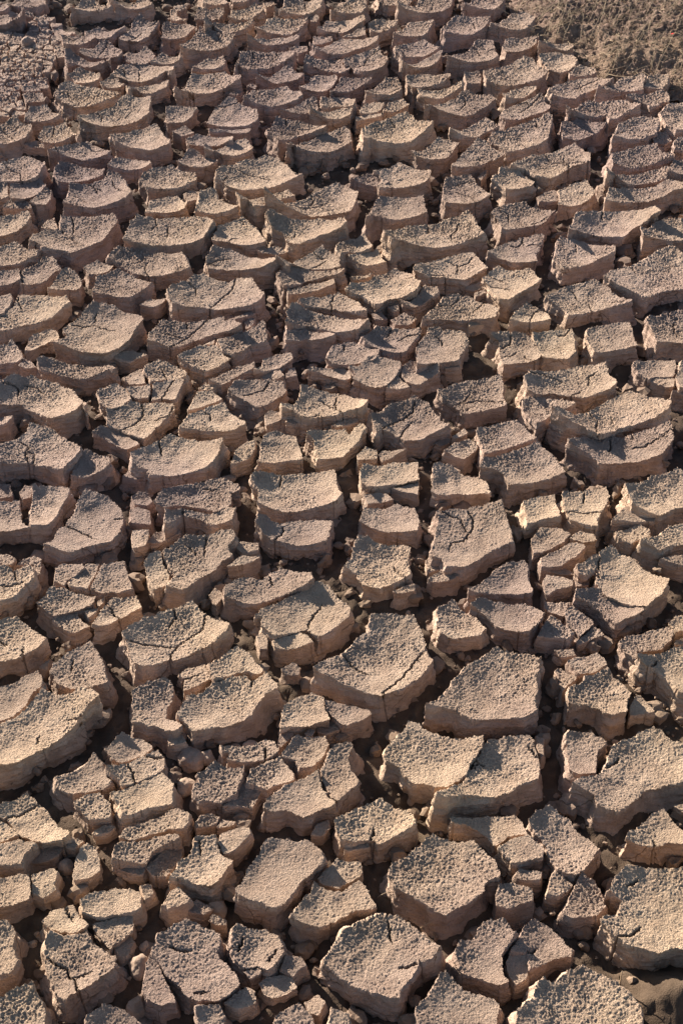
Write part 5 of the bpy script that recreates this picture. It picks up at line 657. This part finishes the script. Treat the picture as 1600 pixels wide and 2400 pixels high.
ROCKS = """-208,1197,19.5,18.3|large rounded stone in the crack, twenty-eight percent across, seventy-four percent down photo
-187,1202,9.8,13.4|small rounded stone in the crack, thirty percent across, seventy-four percent down photo
-213,1154,13.2,14.4|small rounded stone in the crack, twenty-seven percent across, seventy-six percent down photo
-227,1175,8.5,7.3|small rounded stone in the crack, twenty-six percent across, seventy-five percent down photo
-129,1226,10.4,6.7|small rounded stone in the crack, thirty-seven percent across, seventy-two percent down photo
444,1348,8.4,9.1|small rounded stone in the crack, ninety-four percent across, sixty-six percent down photo
-359,1027,10.0,12.9|small rounded stone in the crack, ten percent across, eighty-four percent down photo
-385,917,6.3,6.3|tiny rounded stone in the crack, five percent across, ninety-two percent down photo
-245,886,14.6,15.7|large rounded stone in the crack, twenty-one percent across, ninety-four percent down photo
-246,914,8.5,8.5|small rounded stone in the crack, twenty-one percent across, ninety-two percent down photo
68,1455,7.9,10.5|tiny rounded stone in the crack, fifty-seven percent across, sixty-one percent down photo
51,1407,9.1,10.3|small rounded stone in the crack, fifty-five percent across, sixty-three percent down photo
-799,3440,16.5,25.9|large rounded stone in the crack, four percent across, four percent down photo"""
BANK=[(0.454, 3.783), (0.449, 3.591), (0.506, 3.475), (0.531, 3.425), (0.599, 3.45), (0.601, 3.376), (0.628, 3.258), (0.758, 3.281), (0.791, 3.167), (0.914, 3.113), (1.138, 3.201), (1.301, 3.869), (0.461, 3.869)]
FLAKES=[(-0.937, 3.565), (-0.877, 3.604), (-0.836, 3.631), (-0.762, 3.591), (-0.716, 3.5), (-0.703, 3.413), (-0.695, 3.316), (-0.737, 3.281), (-0.711, 3.179), (-0.703, 3.113), (-0.75, 3.102), (-0.751, 3.049), (-0.839, 3.038)]

# ------------------------------------------------------------------ ground
def axis(lo, hi, step, far):
    a = np.arange(lo, hi + step / 2, step)
    g = step * 1.25 ** np.arange(1, 40); g = np.cumsum(g); g = g[g < far]
    return np.concatenate([lo - g[::-1], a, hi + g])
gx = axis(-1.2, 1.2, 0.005, 80); gy = axis(0.6, 4.2, 0.006, 80)
X, Y = np.meshgrid(gx, gy)
x, y = X.ravel(), Y.ravel()
z = 0.008 * noise(x * 18, y * 18, 0, 1) + 0.004 * noise(x * 55, y * 55, 0, 2) + 0.003 * (1 - 2 * np.abs(noise(x * 100, y * 100, 0, 3))) + 0.0015 * noise(x * 240, y * 240, 0, 5) + 0.001
z = z + 0.004 * noise(x * 4, y * 4, 0, 4)
DUSTC = (0.415, 0.845)
dd = ((x - DUSTC[0]) / 0.075) ** 2 + ((y - DUSTC[1]) / 0.045) ** 2
z = z + 0.03 * np.exp(-dd * 1.2)
nx, ny = len(gx), len(gy)
i = (np.arange(ny - 1)[:, None] * nx + np.arange(nx - 1)[None, :]).ravel()
quads = np.stack([i, i + 1, i + nx + 1, i + nx], 1)
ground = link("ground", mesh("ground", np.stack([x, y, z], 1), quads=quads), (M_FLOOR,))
ground['kind'] = 'structure'

# ------------------------------------------------------------------ mud slabs
def slab_mesh(name, P, c, H, k, tx, ty, cracks, seed, sp, rough=1.0, notch_gap=0.10, am_lo=0.55):
    rng = np.random.RandomState(seed)
    P = np.asarray(P, float)
    if cross_area(P) < 0: P = P[::-1]
    R = resample(P, sp)
    size = math.sqrt(abs(cross_area(P)))
    N = normals2(R)
    am = min(1.0, max(am_lo, size / 0.06)); rough *= rng.uniform(0.75, 1.2); lump = 1 + (2.2 if am_lo > .5 else 0) * max(0.0, 1 - size / 0.05)
    if size > 0.075 and rng.rand() < 0.5:
        for _ in range(1 + (rng.rand() < .4)):
            a0 = R[rng.randint(len(R))]; tgt = np.asarray(c) + rng.uniform(-.3, .3, 2) * size
            L_ = rng.uniform(.5, .95); mid_ = a0 + (tgt - a0) * L_ * .5 + rng.uniform(-.1, .1, 2) * size
            cracks = list(cracks) + [np.array([a0 + (tgt - a0) * .02, mid_, a0 + (tgt - a0) * L_])]
    lowo = 0.0018 * am * noise(R[:, 0] * 70, R[:, 1] * 70, 0, 11)
    off = lowo + 0.0008 * am * noise(R[:, 0] * 170, R[:, 1] * 170, 0, 12) + 0.0013 * am * noise(R[:, 0] * 420, R[:, 1] * 420, 0, 14) + 0.0004 * am * rng.randn(len(R)) - 0.0002
    RS = R + N * lowo[:, None]
    R = R + N * off[:, None]
    n = len(R)
    # crack traces: centre line and the two lips
    cen, lips = [], []
    notch = {}
    for cr in cracks:
        C = resample(cr, sp * 0.9, closed=False)
        m = len(C)
        if m < 3: continue
        T = np.gradient(C, axis=0); T /= (np.hypot(T[:, 0], T[:, 1])[:, None] + 1e-9)
        Nn = np.stack([-T[:, 1], T[:, 0]], 1)
        C = C + Nn * (0.0016 * noise(C[:, 0] * 150, C[:, 1] * 150, 0, 13) + 0.0008 * rng.randn(m))[:, None]
        de = np.hypot(R[None, :, 0] - C[:, None, 0], R[None, :, 1] - C[:, None, 1])
        for e in (0, m - 1):
            if de[e].min() < 0.009: notch[int(de[e].argmin())] = 0.0045
        u = np.linspace(0, 1, m)
        endw = [1.0 if de[0].min() < 0.009 else 0.25, 1.0 if de[-1].min() < 0.009 else 0.25]
        w = 0.0019 * np.minimum(1, np.minimum(endw[0] + u * 5, endw[1] + (1 - u) * 5)) * (0.8 + 0.4 * rng.rand(m))
        ok = inside(C[:, 0], C[:, 1], R) & (de.min(1) > sp * 0.9)
        cen.append(C[ok])
        for sgn in (-1, 1):
            L = (C + Nn * (w * sgn)[:, None])[ok]
            lips.append(L)
    cen = np.vstack(cen) if cen else np.zeros((0, 2)); lips = np.vstack(lips) if lips else np.zeros((0, 2))
    # random hairline notches down the flank
    for _ in range(int(n * sp / notch_gap)):
        notch.setdefault(rng.randint(n), 0.0022)
    for i_, d_ in notch.items():
        R[i_] -= N[i_] * min(d_, size * 0.12); RS[i_] -= N[i_] * min(d_, size * 0.12)
    lo, hi = R.min(0), R.max(0)
    gx_, gy_ = np.arange(lo[0], hi[0], sp), np.arange(lo[1], hi[1], sp * 0.9)
    A, B = np.meshgrid(gx_, gy_)
    A = A + (np.arange(len(gy_)) % 2)[:, None] * sp * 0.5
    A = A.ravel() + rng.uniform(-.22, .22, A.size) * sp; B = B.ravel() + rng.uniform(-.22, .22, B.size) * sp
    ins = inside(A, B, R); A, B = A[ins], B[ins]
    if len(A):
        ok = mindist(A, B, R) > sp * 0.62
        if len(cen): ok &= (mindist(A, B, cen) > 0.0024) & (mindist(A, B, lips) > sp * 0.4)
        A, B = A[ok], B[ok]
    pts = [Vector(p) for p in R] + [Vector(p) for p in lips] + [Vector(p) for p in cen] + [Vector(p) for p in zip(A, B)]
    n_deep0, n_deep1 = n + len(lips), n + len(lips) + len(cen)
    o = delaunay_2d_cdt(pts, [(i_, (i_ + 1) % n) for i_ in range(n)], [], 1, 1e-7, True)
    V2 = np.array([tuple(v) for v in o[0]]); F = np.array([f for f in o[2] if len(f) == 3], np.int32)
    src = np.array([(s[0] if s else -1) for s in o[3]])
    vx, vy = V2[:, 0], V2[:, 1]
    ct = V2[F].mean(1); F = F[inside(ct[:, 0], ct[:, 1], R)]

    def top(px, py):
        dx, dy = px - c[0], py - c[1]
        zz = H + k * (dx * dx + dy * dy) + tx * dx + ty * dy
        zz = zz + 0.0016 * am * lump * noise(px * 28, py * 28, 0, 21) + 0.0009 * am * lump * noise(px * 75, py * 75, 0, 26)
        g1 = noise(px * 290, py * 340, 0, 22); g2 = noise(px * 560, py * 640, 0, 23)
        var = np.clip(0.95 + 0.85 * noise(px * 16, py * 16, 0, 24) + 0.3 * noise(px * 50, py * 50, 0, 25), 0.7, 1.5)
        zz = zz + rough * var * (0.0004 * (1 - np.abs(g1) * 2.0) + 0.0006 * g2 + (0.0003 + 0.95 * (sp - 0.0013)) * rng.randn(len(px)))
        return zz
    vz = top(vx, vy)
    rim = (src >= 0) & (src < n)
    deep = (src >= n_deep0) & (src < n_deep1)
    vz[deep] -= 0.017 + 0.004 * rng.rand(int(deep.sum()))
    Vtop = np.stack([vx, vy, vz], 1)
    # make faces point upward
    a, b, d = Vtop[F[:, 0]], Vtop[F[:, 1]], Vtop[F[:, 2]]
    flip = ((b - a)[:, 0] * (d - a)[:, 1] - (b - a)[:, 1] * (d - a)[:, 0]) < 0
    F[flip] = F[flip][:, ::-1]
    # flank
    zr = np.empty(n); zr[src[rim]] = vz[rim]
    # outline points may have been merged: fill any missing
    miss = np.ones(n, bool); miss[src[rim]] = False
    if miss.any(): zr[miss] = top(R[miss, 0], R[miss, 1])
    zb = -0.006
    hgt = max(zr.mean() - zb, 0.01)
    nr = max(5, int(hgt / (sp * 1.6)))
    ts = np.concatenate([[0, 0.035], np.linspace(0.1, 1, nr)])
    Ns = N.copy()
    for _ in range(3): Ns = (Ns + np.roll(Ns, 1, 0) + np.roll(Ns, -1, 0)) / 3
    Ns /= (np.hypot(Ns[:, 0], Ns[:, 1])[:, None] + 1e-9)
    flare = rng.uniform(0.002, 0.013) * am
    bulge = rng.uniform(-0.003, 0.002) * am
    rows = []
    for t in ts:
        zz = zr * (1 - t) + zb * t
        if t == 0: o_ = np.zeros(n)
        else:
            bx, by = R[:, 0], R[:, 1]
            o_ = 0
            o_ = 0.0006 + (flare + am * 0.014 * np.maximum(0, noise(bx * 22, by * 22, 0, 35))) * t * t + bulge * math.sin(math.pi * t) * 1.2
            o_ = o_ + am * min(1, t * 6) * (0.0042 * noise(bx * 48, by * 48, zz * 48, 31) + 0.0020 * noise(bx * 130, by * 130, zz * 150, 32)
                                            + 0.0009 * noise(bx * 300, by * 300, zz * 420, 33) + 0.0017 * noise(zz * 300 + bx * 14, by * 14, 0, 34))
        w_ = min(1, t / 0.3); w_ = w_ * w_ * (3 - 2 * w_)
        Rt = R * (1 - w_) + RS * w_
        rows.append(np.stack([Rt[:, 0] + Ns[:, 0] * o_, Rt[:, 1] + Ns[:, 1] * o_, zz], 1))
    W = np.vstack(rows); base = len(Vtop); m_ = len(ts)
    i0 = (np.arange(m_ - 1)[:, None] * n + np.arange(n)[None, :]); j0 = (np.arange(m_ - 1)[:, None] * n + (np.arange(n)[None, :] + 1) % n)
    Q = np.stack([i0 + n, j0 + n, j0, i0], 2).reshape(-1, 4) + base
    V = np.vstack([Vtop, W]) - np.array([c[0], c[1], 0])
    return V, F, Q, R

outlines = []
px_m = 1.0 / 3297 / 0.426
for idx, line in enumerate(SLABS.split("\n")):
    f = line.split("|")
    cx, cy, H, k, tx, ty = map(float, f[1].split(","))
    rd = lambda s: np.array([[float(q) for q in p.split(",")] for p in s.split()]) / 1000
    P = rd(f[2]); cracks = [rd(s) for s in f[3:]]
    cx, cy, H = cx / 1000, cy / 1000, H / 1000
    dist = math.sqrt(cx * cx + cy * cy + 2.56)
    sp = max(0.0013, dist * px_m * 0.82)
    name = "mud_plate" if idx < 300 else "mud_chunk"
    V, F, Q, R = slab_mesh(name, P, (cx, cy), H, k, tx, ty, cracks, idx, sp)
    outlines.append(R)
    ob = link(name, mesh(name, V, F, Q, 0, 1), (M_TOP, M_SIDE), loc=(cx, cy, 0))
    ob['label'] = f[0]
    ob['category'] = "mud plate" if idx < 300 else "mud chunk"
    ob['group'] = "dried mud plates" if idx < 300 else "small broken mud chunks between the plates"

# ------------------------------------------------------------------ Voronoi cells (for the flakes and the plates beyond)
def voronoi(seeds, span, want=None):
    cells = []
    for i_, s in enumerate(seeds):
        if want is not None and not want[i_]: cells.append(None); continue
        d = np.hypot(*(seeds - s).T); nb = np.argsort(d)[1:15]
        poly = [(s[0] - span, s[1] - span), (s[0] + span, s[1] - span), (s[0] + span, s[1] + span), (s[0] - span, s[1] + span)]
        for j in nb:
            q = seeds[j]; mx, my = (s + q) / 2; nx_, ny_ = q - s
            out = []
            for a_, b_ in zip(poly, poly[1:] + poly[:1]):
                fa = -((a_[0] - mx) * nx_ + (a_[1] - my) * ny_); fb = -((b_[0] - mx) * nx_ + (b_[1] - my) * ny_)
                if fa >= 0: out.append(a_)
                if (fa >= 0) != (fb >= 0):
                    t = fa / (fa - fb); out.append((a_[0] + (b_[0] - a_[0]) * t, a_[1] + (b_[1] - a_[1]) * t))
            poly = out
            if len(poly) < 3: break
        cells.append(np.array(poly) if len(poly) > 2 else None)
    return cells

def shrink(P, g):
    c_ = P.mean(0); r_ = np.hypot(*(P - c_).T)
    return c_ + (P - c_) * np.maximum(0.3, 1 - g / r_)[:, None]

def merged(name, parts, mats, loc=(0, 0, 0), smooth=True):
    Vs, Fs, Qs, b_ = [], [], [], 0
    for V, F, Q in parts:
        Vs.append(V); Fs.append(F + b_); Qs.append(Q + b_ if len(Q) else np.zeros((0, 4), np.int32)); b_ += len(V)
    return link(name, mesh(name, np.vstack(Vs), np.vstack(Fs), np.vstack(Qs), 0, min(1, len(mats) - 1), smooth), mats, loc=loc)

rs = np.random.RandomState(3)
FL = np.array(FLAKES)
lo, hi = FL.min(0), FL.max(0)
seeds = []
yy = lo[1]
while yy < hi[1]:
    xx = lo[0]
    while xx < hi[0]:
        seeds.append((xx + rs.uniform(-.009, .009), yy + rs.uniform(-.009, .009))); xx += 0.019 + 0.016 * (noise(np.array([xx * 6]), np.array([yy * 6]), 0, 50)[0] > 0.1)
    yy += 0.021
seeds = np.array(seeds)
parts = []
allo = [o_ for o_ in outlines]
flake_polys = []
GRID = {}
def add_grid(lst):
    for o_ in lst:
        for gx_ in range(int(o_[:, 0].min() // .1), int(o_[:, 0].max() // .1) + 1):
            for gy_ in range(int(o_[:, 1].min() // .1), int(o_[:, 1].max() // .1) + 1):
                GRID.setdefault((gx_, gy_), []).append(o_)
add_grid(allo)
def blocked(pt, grow=0.0):
    for o_ in GRID.get((int(pt[0] // .1), int(pt[1] // .1)), ()):
        if o_[:, 0].min() - grow < pt[0] < o_[:, 0].max() + grow and o_[:, 1].min() - grow < pt[1] < o_[:, 1].max() + grow:
            if inside(np.array([pt[0]]), np.array([pt[1]]), o_)[0]: return True
    return False
for i_, cell in enumerate(voronoi(seeds, 0.05)):
    if cell is None: continue
    s = seeds[i_]
    if not inside(s[:1], s[1:], FL)[0] or blocked(s): continue
    P = shrink(cell, 0.002 + 0.002 * rs.rand())
    if any(blocked(p) for p in P): continue
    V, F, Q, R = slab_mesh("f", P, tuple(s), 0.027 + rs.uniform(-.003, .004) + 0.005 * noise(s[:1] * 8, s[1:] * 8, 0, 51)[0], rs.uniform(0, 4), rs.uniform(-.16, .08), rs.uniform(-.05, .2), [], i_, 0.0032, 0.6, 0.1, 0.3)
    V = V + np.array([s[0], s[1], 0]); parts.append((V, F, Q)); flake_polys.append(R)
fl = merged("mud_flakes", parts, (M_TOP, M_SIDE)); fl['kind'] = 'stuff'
add_grid(flake_polys)

# ------------------------------------------------------------------ crumbly soil bank with dry straw
BK = np.array(BANK)
def dist_in(px, py, P):
    """distance to the outline, inside only"""
    return mindist(px, py, resample(P, 0.02))
def bank_z(px, py):
    d_ = dist_in(px, py, BK)
    r_ = np.clip(d_ / 0.11, 0, 1); r_ = r_ * r_ * (3 - 2 * r_)
    zz = 0.006 + r_ * (0.026 + 0.06 * np.clip(d_ - .1, 0, 0.8))
    l1 = noise(px * 14, py * 14, 0, 61); l2 = noise(px * 36, py * 36, 0, 62); l3 = noise(px * 90, py * 90, 0, 63); l4 = noise(px * 220, py * 220, 0, 64)
    return zz + r_ * (0.008 * l1 + 0.005 * (1 - 2 * np.abs(l2))) + 0.0045 * (1 - 2 * np.abs(l3)) + 0.0045 * l4
Rb = resample(BK if cross_area(BK) > 0 else BK[::-1], 0.006)
lo, hi = Rb.min(0), Rb.max(0)
A, B = np.meshgrid(np.arange(lo[0], hi[0], 0.0045), np.arange(lo[1], hi[1], 0.0045))
A = A.ravel() + rs.uniform(-.001, .001, A.size); B = B.ravel() + rs.uniform(-.001, .001, B.size)
ok = inside(A, B, Rb); A, B = A[ok], B[ok]
ok = mindist(A, B, Rb) > 0.003; A, B = A[ok], B[ok]
pts = [Vector(p) for p in Rb] + [Vector(p) for p in zip(A, B)]
o = delaunay_2d_cdt(pts, [(i_, (i_ + 1) % len(Rb)) for i_ in range(len(Rb))], [], 1, 1e-7, False)
V2 = np.array([tuple(v) for v in o[0]]); F = np.array([f for f in o[2] if len(f) == 3], np.int32)
ct = V2[F].mean(1); F = F[inside(ct[:, 0], ct[:, 1], Rb)]
bz = bank_z(V2[:, 0], V2[:, 1])
bank = link("earth_bank", mesh("earth_bank", np.column_stack([V2, bz]), F), (M_BANK,))
bank['kind'] = 'structure'

def tube(pts3, r0, r1, sides=4):
    pts3 = np.array(pts3); m_ = len(pts3); V = []
    for i_ in range(m_):
        T = pts3[min(i_ + 1, m_ - 1)] - pts3[max(i_ - 1, 0)]; T /= np.linalg.norm(T) + 1e-9
        U = np.cross(T, (0.1, 0.2, 1.0)); U /= np.linalg.norm(U) + 1e-9; W = np.cross(T, U)
        r = r0 + (r1 - r0) * i_ / (m_ - 1)
        for s_ in range(sides):
            a_ = 2 * math.pi * s_ / sides; V.append(pts3[i_] + r * (math.cos(a_) * U + math.sin(a_) * W))
    Q = [(i_ * sides + s_, i_ * sides + (s_ + 1) % sides, (i_ + 1) * sides + (s_ + 1) % sides, (i_ + 1) * sides + s_) for i_ in range(m_ - 1) for s_ in range(sides)]
    F = [(0, 2, 1), (0, 3, 2)] + [((m_ - 1) * sides, (m_ - 1) * sides + 1, (m_ - 1) * sides + 2), ((m_ - 1) * sides, (m_ - 1) * sides + 2, (m_ - 1) * sides + 3)]
    return np.array(V), np.array(F, np.int32), np.array(Q, np.int32)

parts = []
c_t = 0
while c_t < 1800:
    p = np.array([rs.uniform(BK[:, 0].min(), BK[:, 0].max()), rs.uniform(BK[:, 1].min(), BK[:, 1].max())])
    if p[0] > 1.7 or not inside(p[:1], p[1:], BK)[0]: continue
    c_t += 1
    L = rs.uniform(0.02, 0.075) * (1.6 if rs.rand() < 0.12 else 1); a_ = rs.uniform(0, 2 * math.pi) if rs.rand() < .4 else rs.normal(0.75, 0.35)
    lift = rs.uniform(0, 0.35) if rs.rand() < 0.8 else rs.uniform(.5, 1.2)
    bend = rs.uniform(-0.6, 0.6); pp = []
    q = p.copy(); hz = 0.001
    for s_ in range(6):
        zq = float(bank_z(q[:1], q[1:])[0]) if inside(q[:1], q[1:], BK)[0] else 0.03
        pp.append((q[0], q[1], zq + hz + 0.0015 * rs.rand()))
        q = q + np.array([math.cos(a_), math.sin(a_)]) * L / 5; a_ += bend / 5; hz += math.sin(lift) * L / 5
    parts.append(tube(pp, rs.uniform(.0004, .0010), .0003))
gr = merged("dry_straw", parts, (M_GRASS,)); gr['kind'] = 'stuff'

# ------------------------------------------------------------------ stones, crumbs
def ico(sub):
    t = (1 + 5 ** .5) / 2
    V = [(-1, t, 0), (1, t, 0), (-1, -t, 0), (1, -t, 0), (0, -1, t), (0, 1, t), (0, -1, -t), (0, 1, -t), (t, 0, -1), (t, 0, 1), (-t, 0, -1), (-t, 0, 1)]
    F = [(0, 11, 5), (0, 5, 1), (0, 1, 7), (0, 7, 10), (0, 10, 11), (1, 5, 9), (5, 11, 4), (11, 10, 2), (10, 7, 6), (7, 1, 8), (3, 9, 4), (3, 4, 2), (3, 2, 6), (3, 6, 8), (3, 8, 9), (4, 9, 5), (2, 4, 11), (6, 2, 10), (8, 6, 7), (9, 8, 1)]
    V = [np.array(v) / np.linalg.norm(v) for v in V]
    for _ in range(sub):
        cache, G = {}, []
        def mid(a_, b_):
            key = (min(a_, b_), max(a_, b_))
            if key not in cache:
                m_ = V[a_] + V[b_]; V.append(m_ / np.linalg.norm(m_)); cache[key] = len(V) - 1
            return cache[key]
        for a_, b_, c_ in F:
            ab, bc, ca = mid(a_, b_), mid(b_, c_), mid(c_, a_)
            G += [(a_, ab, ca), (b_, bc, ab), (c_, ca, bc), (ab, bc, ca)]
        F = G
    return np.array(V), np.array(F, np.int32)
I1, I2, I4 = ico(1), ico(2), ico(4)
I0 = ico(1)
for i_, line in enumerate(ROCKS.split("\n")):
    g_, lab = line.split("|"); x_, y_, a_, b_ = [float(t) / 1000 for t in g_.split(",")]
    V, F = I4; V = V.copy()
    V *= (1 + 0.30 * noise(V[:, 0] * 1.1 + i_ * 7, V[:, 1] * 1.1, V[:, 2] * 1.1, 71) + 0.10 * noise(V[:, 0] * 2.7 + i_ * 3, V[:, 1] * 2.7, V[:, 2] * 2.7, 73) + 0.03 * noise(V[:, 0] * 6, V[:, 1] * 6, V[:, 2] * 6 + i_, 72))[:, None]
    V = V * np.array([a_, (a_ + b_) / 2, b_ * 0.85])
    th = rs.uniform(-.5, .5); V[:, 0], V[:, 1] = V[:, 0] * math.cos(th) - V[:, 1] * math.sin(th), V[:, 0] * math.sin(th) + V[:, 1] * math.cos(th)
    V[:, 2] -= V[:, 2].min() * 0.7
    ob = link("stone", mesh("stone", V, F), (M_STONE,), loc=(x_, y_, 0.0))
    ob['label'] = lab; ob['category'] = "stone"; ob['group'] = "rounded stones lying in the cracks"

def crumbs(count, smin, smax, region, mat, name, seed, z0=0.0):
    r_ = np.random.RandomState(seed); parts = []
    x0, x1, y0, y1 = region
    tries = 0
    while len(parts) < count and tries < count * 30:
        tries += 1
        yy_ = r_.uniform(y0, y1); xx_ = r_.uniform(x0, x1) * (0.45 + 0.28 * yy_)
        p = np.array([xx_, yy_])
        if blocked(p) or inside(p[:1], p[1:], BK)[0]: continue
        s_ = smin * (smax / smin) ** (r_.rand() ** 2.2)
        V, F = I1
        q = r_.uniform(-9, 9, 3)
        D = 1 + 0.55 * noise(V[:, 0] * 1.6 + q[0], V[:, 1] * 1.6 + q[1], V[:, 2] * 1.6 + q[2], 81) + 0.15 * noise(V[:, 0] * 4 + q[0], V[:, 1] * 4, V[:, 2] * 4, 82)
        V = V * D[:, None] * np.array([1, r_.uniform(.6, 1), r_.uniform(.5, .95)]) * s_
        th = r_.uniform(0, 6.28); V = np.stack([V[:, 0] * math.cos(th) - V[:, 1] * math.sin(th), V[:, 0] * math.sin(th) + V[:, 1] * math.cos(th), V[:, 2]], 1)
        V = V + np.array([p[0], p[1], z0 + s_ * 0.35 + r_.rand() ** 3 * 0.012])
        parts.append((V, F, np.zeros((0, 4), np.int32)))
    ob = merged(name, parts, (mat,), smooth=False); ob['kind'] = 'stuff'
    return ob
crumbs(9500, 0.002, 0.017, (-1, 1, 0.75, 4.2), M_CRUMB, "mud_crumbs", 5)

# ------------------------------------------------------------------ plates going on beyond the frame
def project(x_, y_, z_):
    d_ = math.radians(43); v = np.array([x_, y_, z_ - 1.6])
    zc = v[1] * math.cos(d_) - v[2] * math.sin(d_); yc = v[1] * math.sin(d_) + v[2] * math.cos(d_)
    if zc <= 0.05: return 9e9, 9e9
    return 800 + 3297 * v[0] / zc, 1200 - 3297 * yc / zc
seeds = np.array([(x_ + rs.uniform(-.035, .035) + (0.06 if r_i % 2 else 0), y_ + rs.uniform(-.025, .025))
                  for r_i, y_ in enumerate(np.arange(-0.3, 5.6, 0.095)) for x_ in np.arange(-2.5, 2.5, 0.125)])
parts = []
def wanted(s):
    if abs(s[0]) > 2.3 or s[1] < -.1 or s[1] > 5.4: return False
    u, v = project(s[0], s[1], 0.04)
    return not (-45 < u < 1645 and -28 < v < 2470)
for i_, cell in enumerate(voronoi(seeds, 0.2, [wanted(s) for s in seeds])):
    if cell is None: continue
    s = seeds[i_]
    P = shrink(cell, 0.006 + 0.004 * rs.rand())
    uv = [project(p[0], p[1], 0.04) for p in list(P) + [s]]
    if any(-45 < u < 1645 and -28 < v < 2470 for u, v in uv): continue
    if any(inside(p[:1], p[1:], BK)[0] for p in list(P) + [s]) : continue
    if any(blocked(p) for p in P): continue
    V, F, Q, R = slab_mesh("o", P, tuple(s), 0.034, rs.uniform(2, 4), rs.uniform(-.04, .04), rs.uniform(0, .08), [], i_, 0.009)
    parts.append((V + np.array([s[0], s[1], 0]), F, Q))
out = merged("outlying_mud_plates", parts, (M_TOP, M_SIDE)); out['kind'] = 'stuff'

# ------------------------------------------------------------------ twigs and petals
def unproject(u, v, z_):
    d_ = math.radians(43)
    f = np.array([0, math.cos(d_), -math.sin(d_)]) * 3297 + np.array([1., 0, 0]) * (u - 800) + np.array([0, math.sin(d_), math.cos(d_)]) * (1200 - v)
    return f * ((z_ - 1.6) / f[2]) + np.array([0, 0, 1.6])
for (u0, v0, z0, u1, v1, z1, lab) in [
    (1450, 2312, .012, 1457, 2276, .045, "thin pale twig standing upright in dust by lower edge of photo"),
    (884, 2103, .012, 920, 2090, .02, "thin pale twig lying in the crack above the broad humped plate"),
    (985, 2175, .012, 1018, 2160, .02, "short straw twig lying below the largest rough plate"),
    (1265, 83, .05, 1300, 88, .05, "pale bent straw at lower edge of the soil bank"),
    (1480, 170, .05, 1528, 152, .05, "thin straight straw lying across the far crack below the bank")]:
    a_, b_ = unproject(u0, v0, z0), unproject(u1, v1, z1)
    pp = [a_ + (b_ - a_) * t + np.array([0, 0, 0.003 * math.sin(math.pi * t)]) for t in np.linspace(0, 1, 7)]
    V, F, Q = tube(pp, .0010, .0006)
    ob = link("dry_twig", mesh("dry_twig", V - pp[0], F, Q), (M_GRASS,), loc=pp[0])
    ob['label'] = lab; ob['category'] = "twig"; ob['group'] = "dry twigs and straws"
for (u, v, z_, lab) in [(1585, 24, .11, "bright red petal on the straw-strewn bank at top corner"), (1454, 323, .047, "tiny red petal lying on a mud plate below the bank")]:
    p = unproject(u, v, z_)
    if inside(p[:1], p[1:2], BK)[0]: p[2] = float(bank_z(p[:1], p[1:2])[0]) + 0.004
    V = np.array([(-1, 0, 0), (-.5, .5, .25), (.5, .55, .3), (1, 0, .1), (.5, -.5, .3), (-.5, -.5, .25), (0, 0, -.05)]) * 0.005
    V = np.vstack([V, V - np.array([0, 0, 0.0006])])
    F = [(6, (i_ + 1) % 6, i_) for i_ in range(6)] + [(13, 7 + i_, 7 + (i_ + 1) % 6) for i_ in range(6)]
    Q = [(i_, (i_ + 1) % 6, 7 + (i_ + 1) % 6, 7 + i_) for i_ in range(6)]
    ob = link("red_petal", mesh("red_petal", V, F, Q), (M_RED,), loc=p)
    ob['label'] = lab; ob['category'] = "petal"
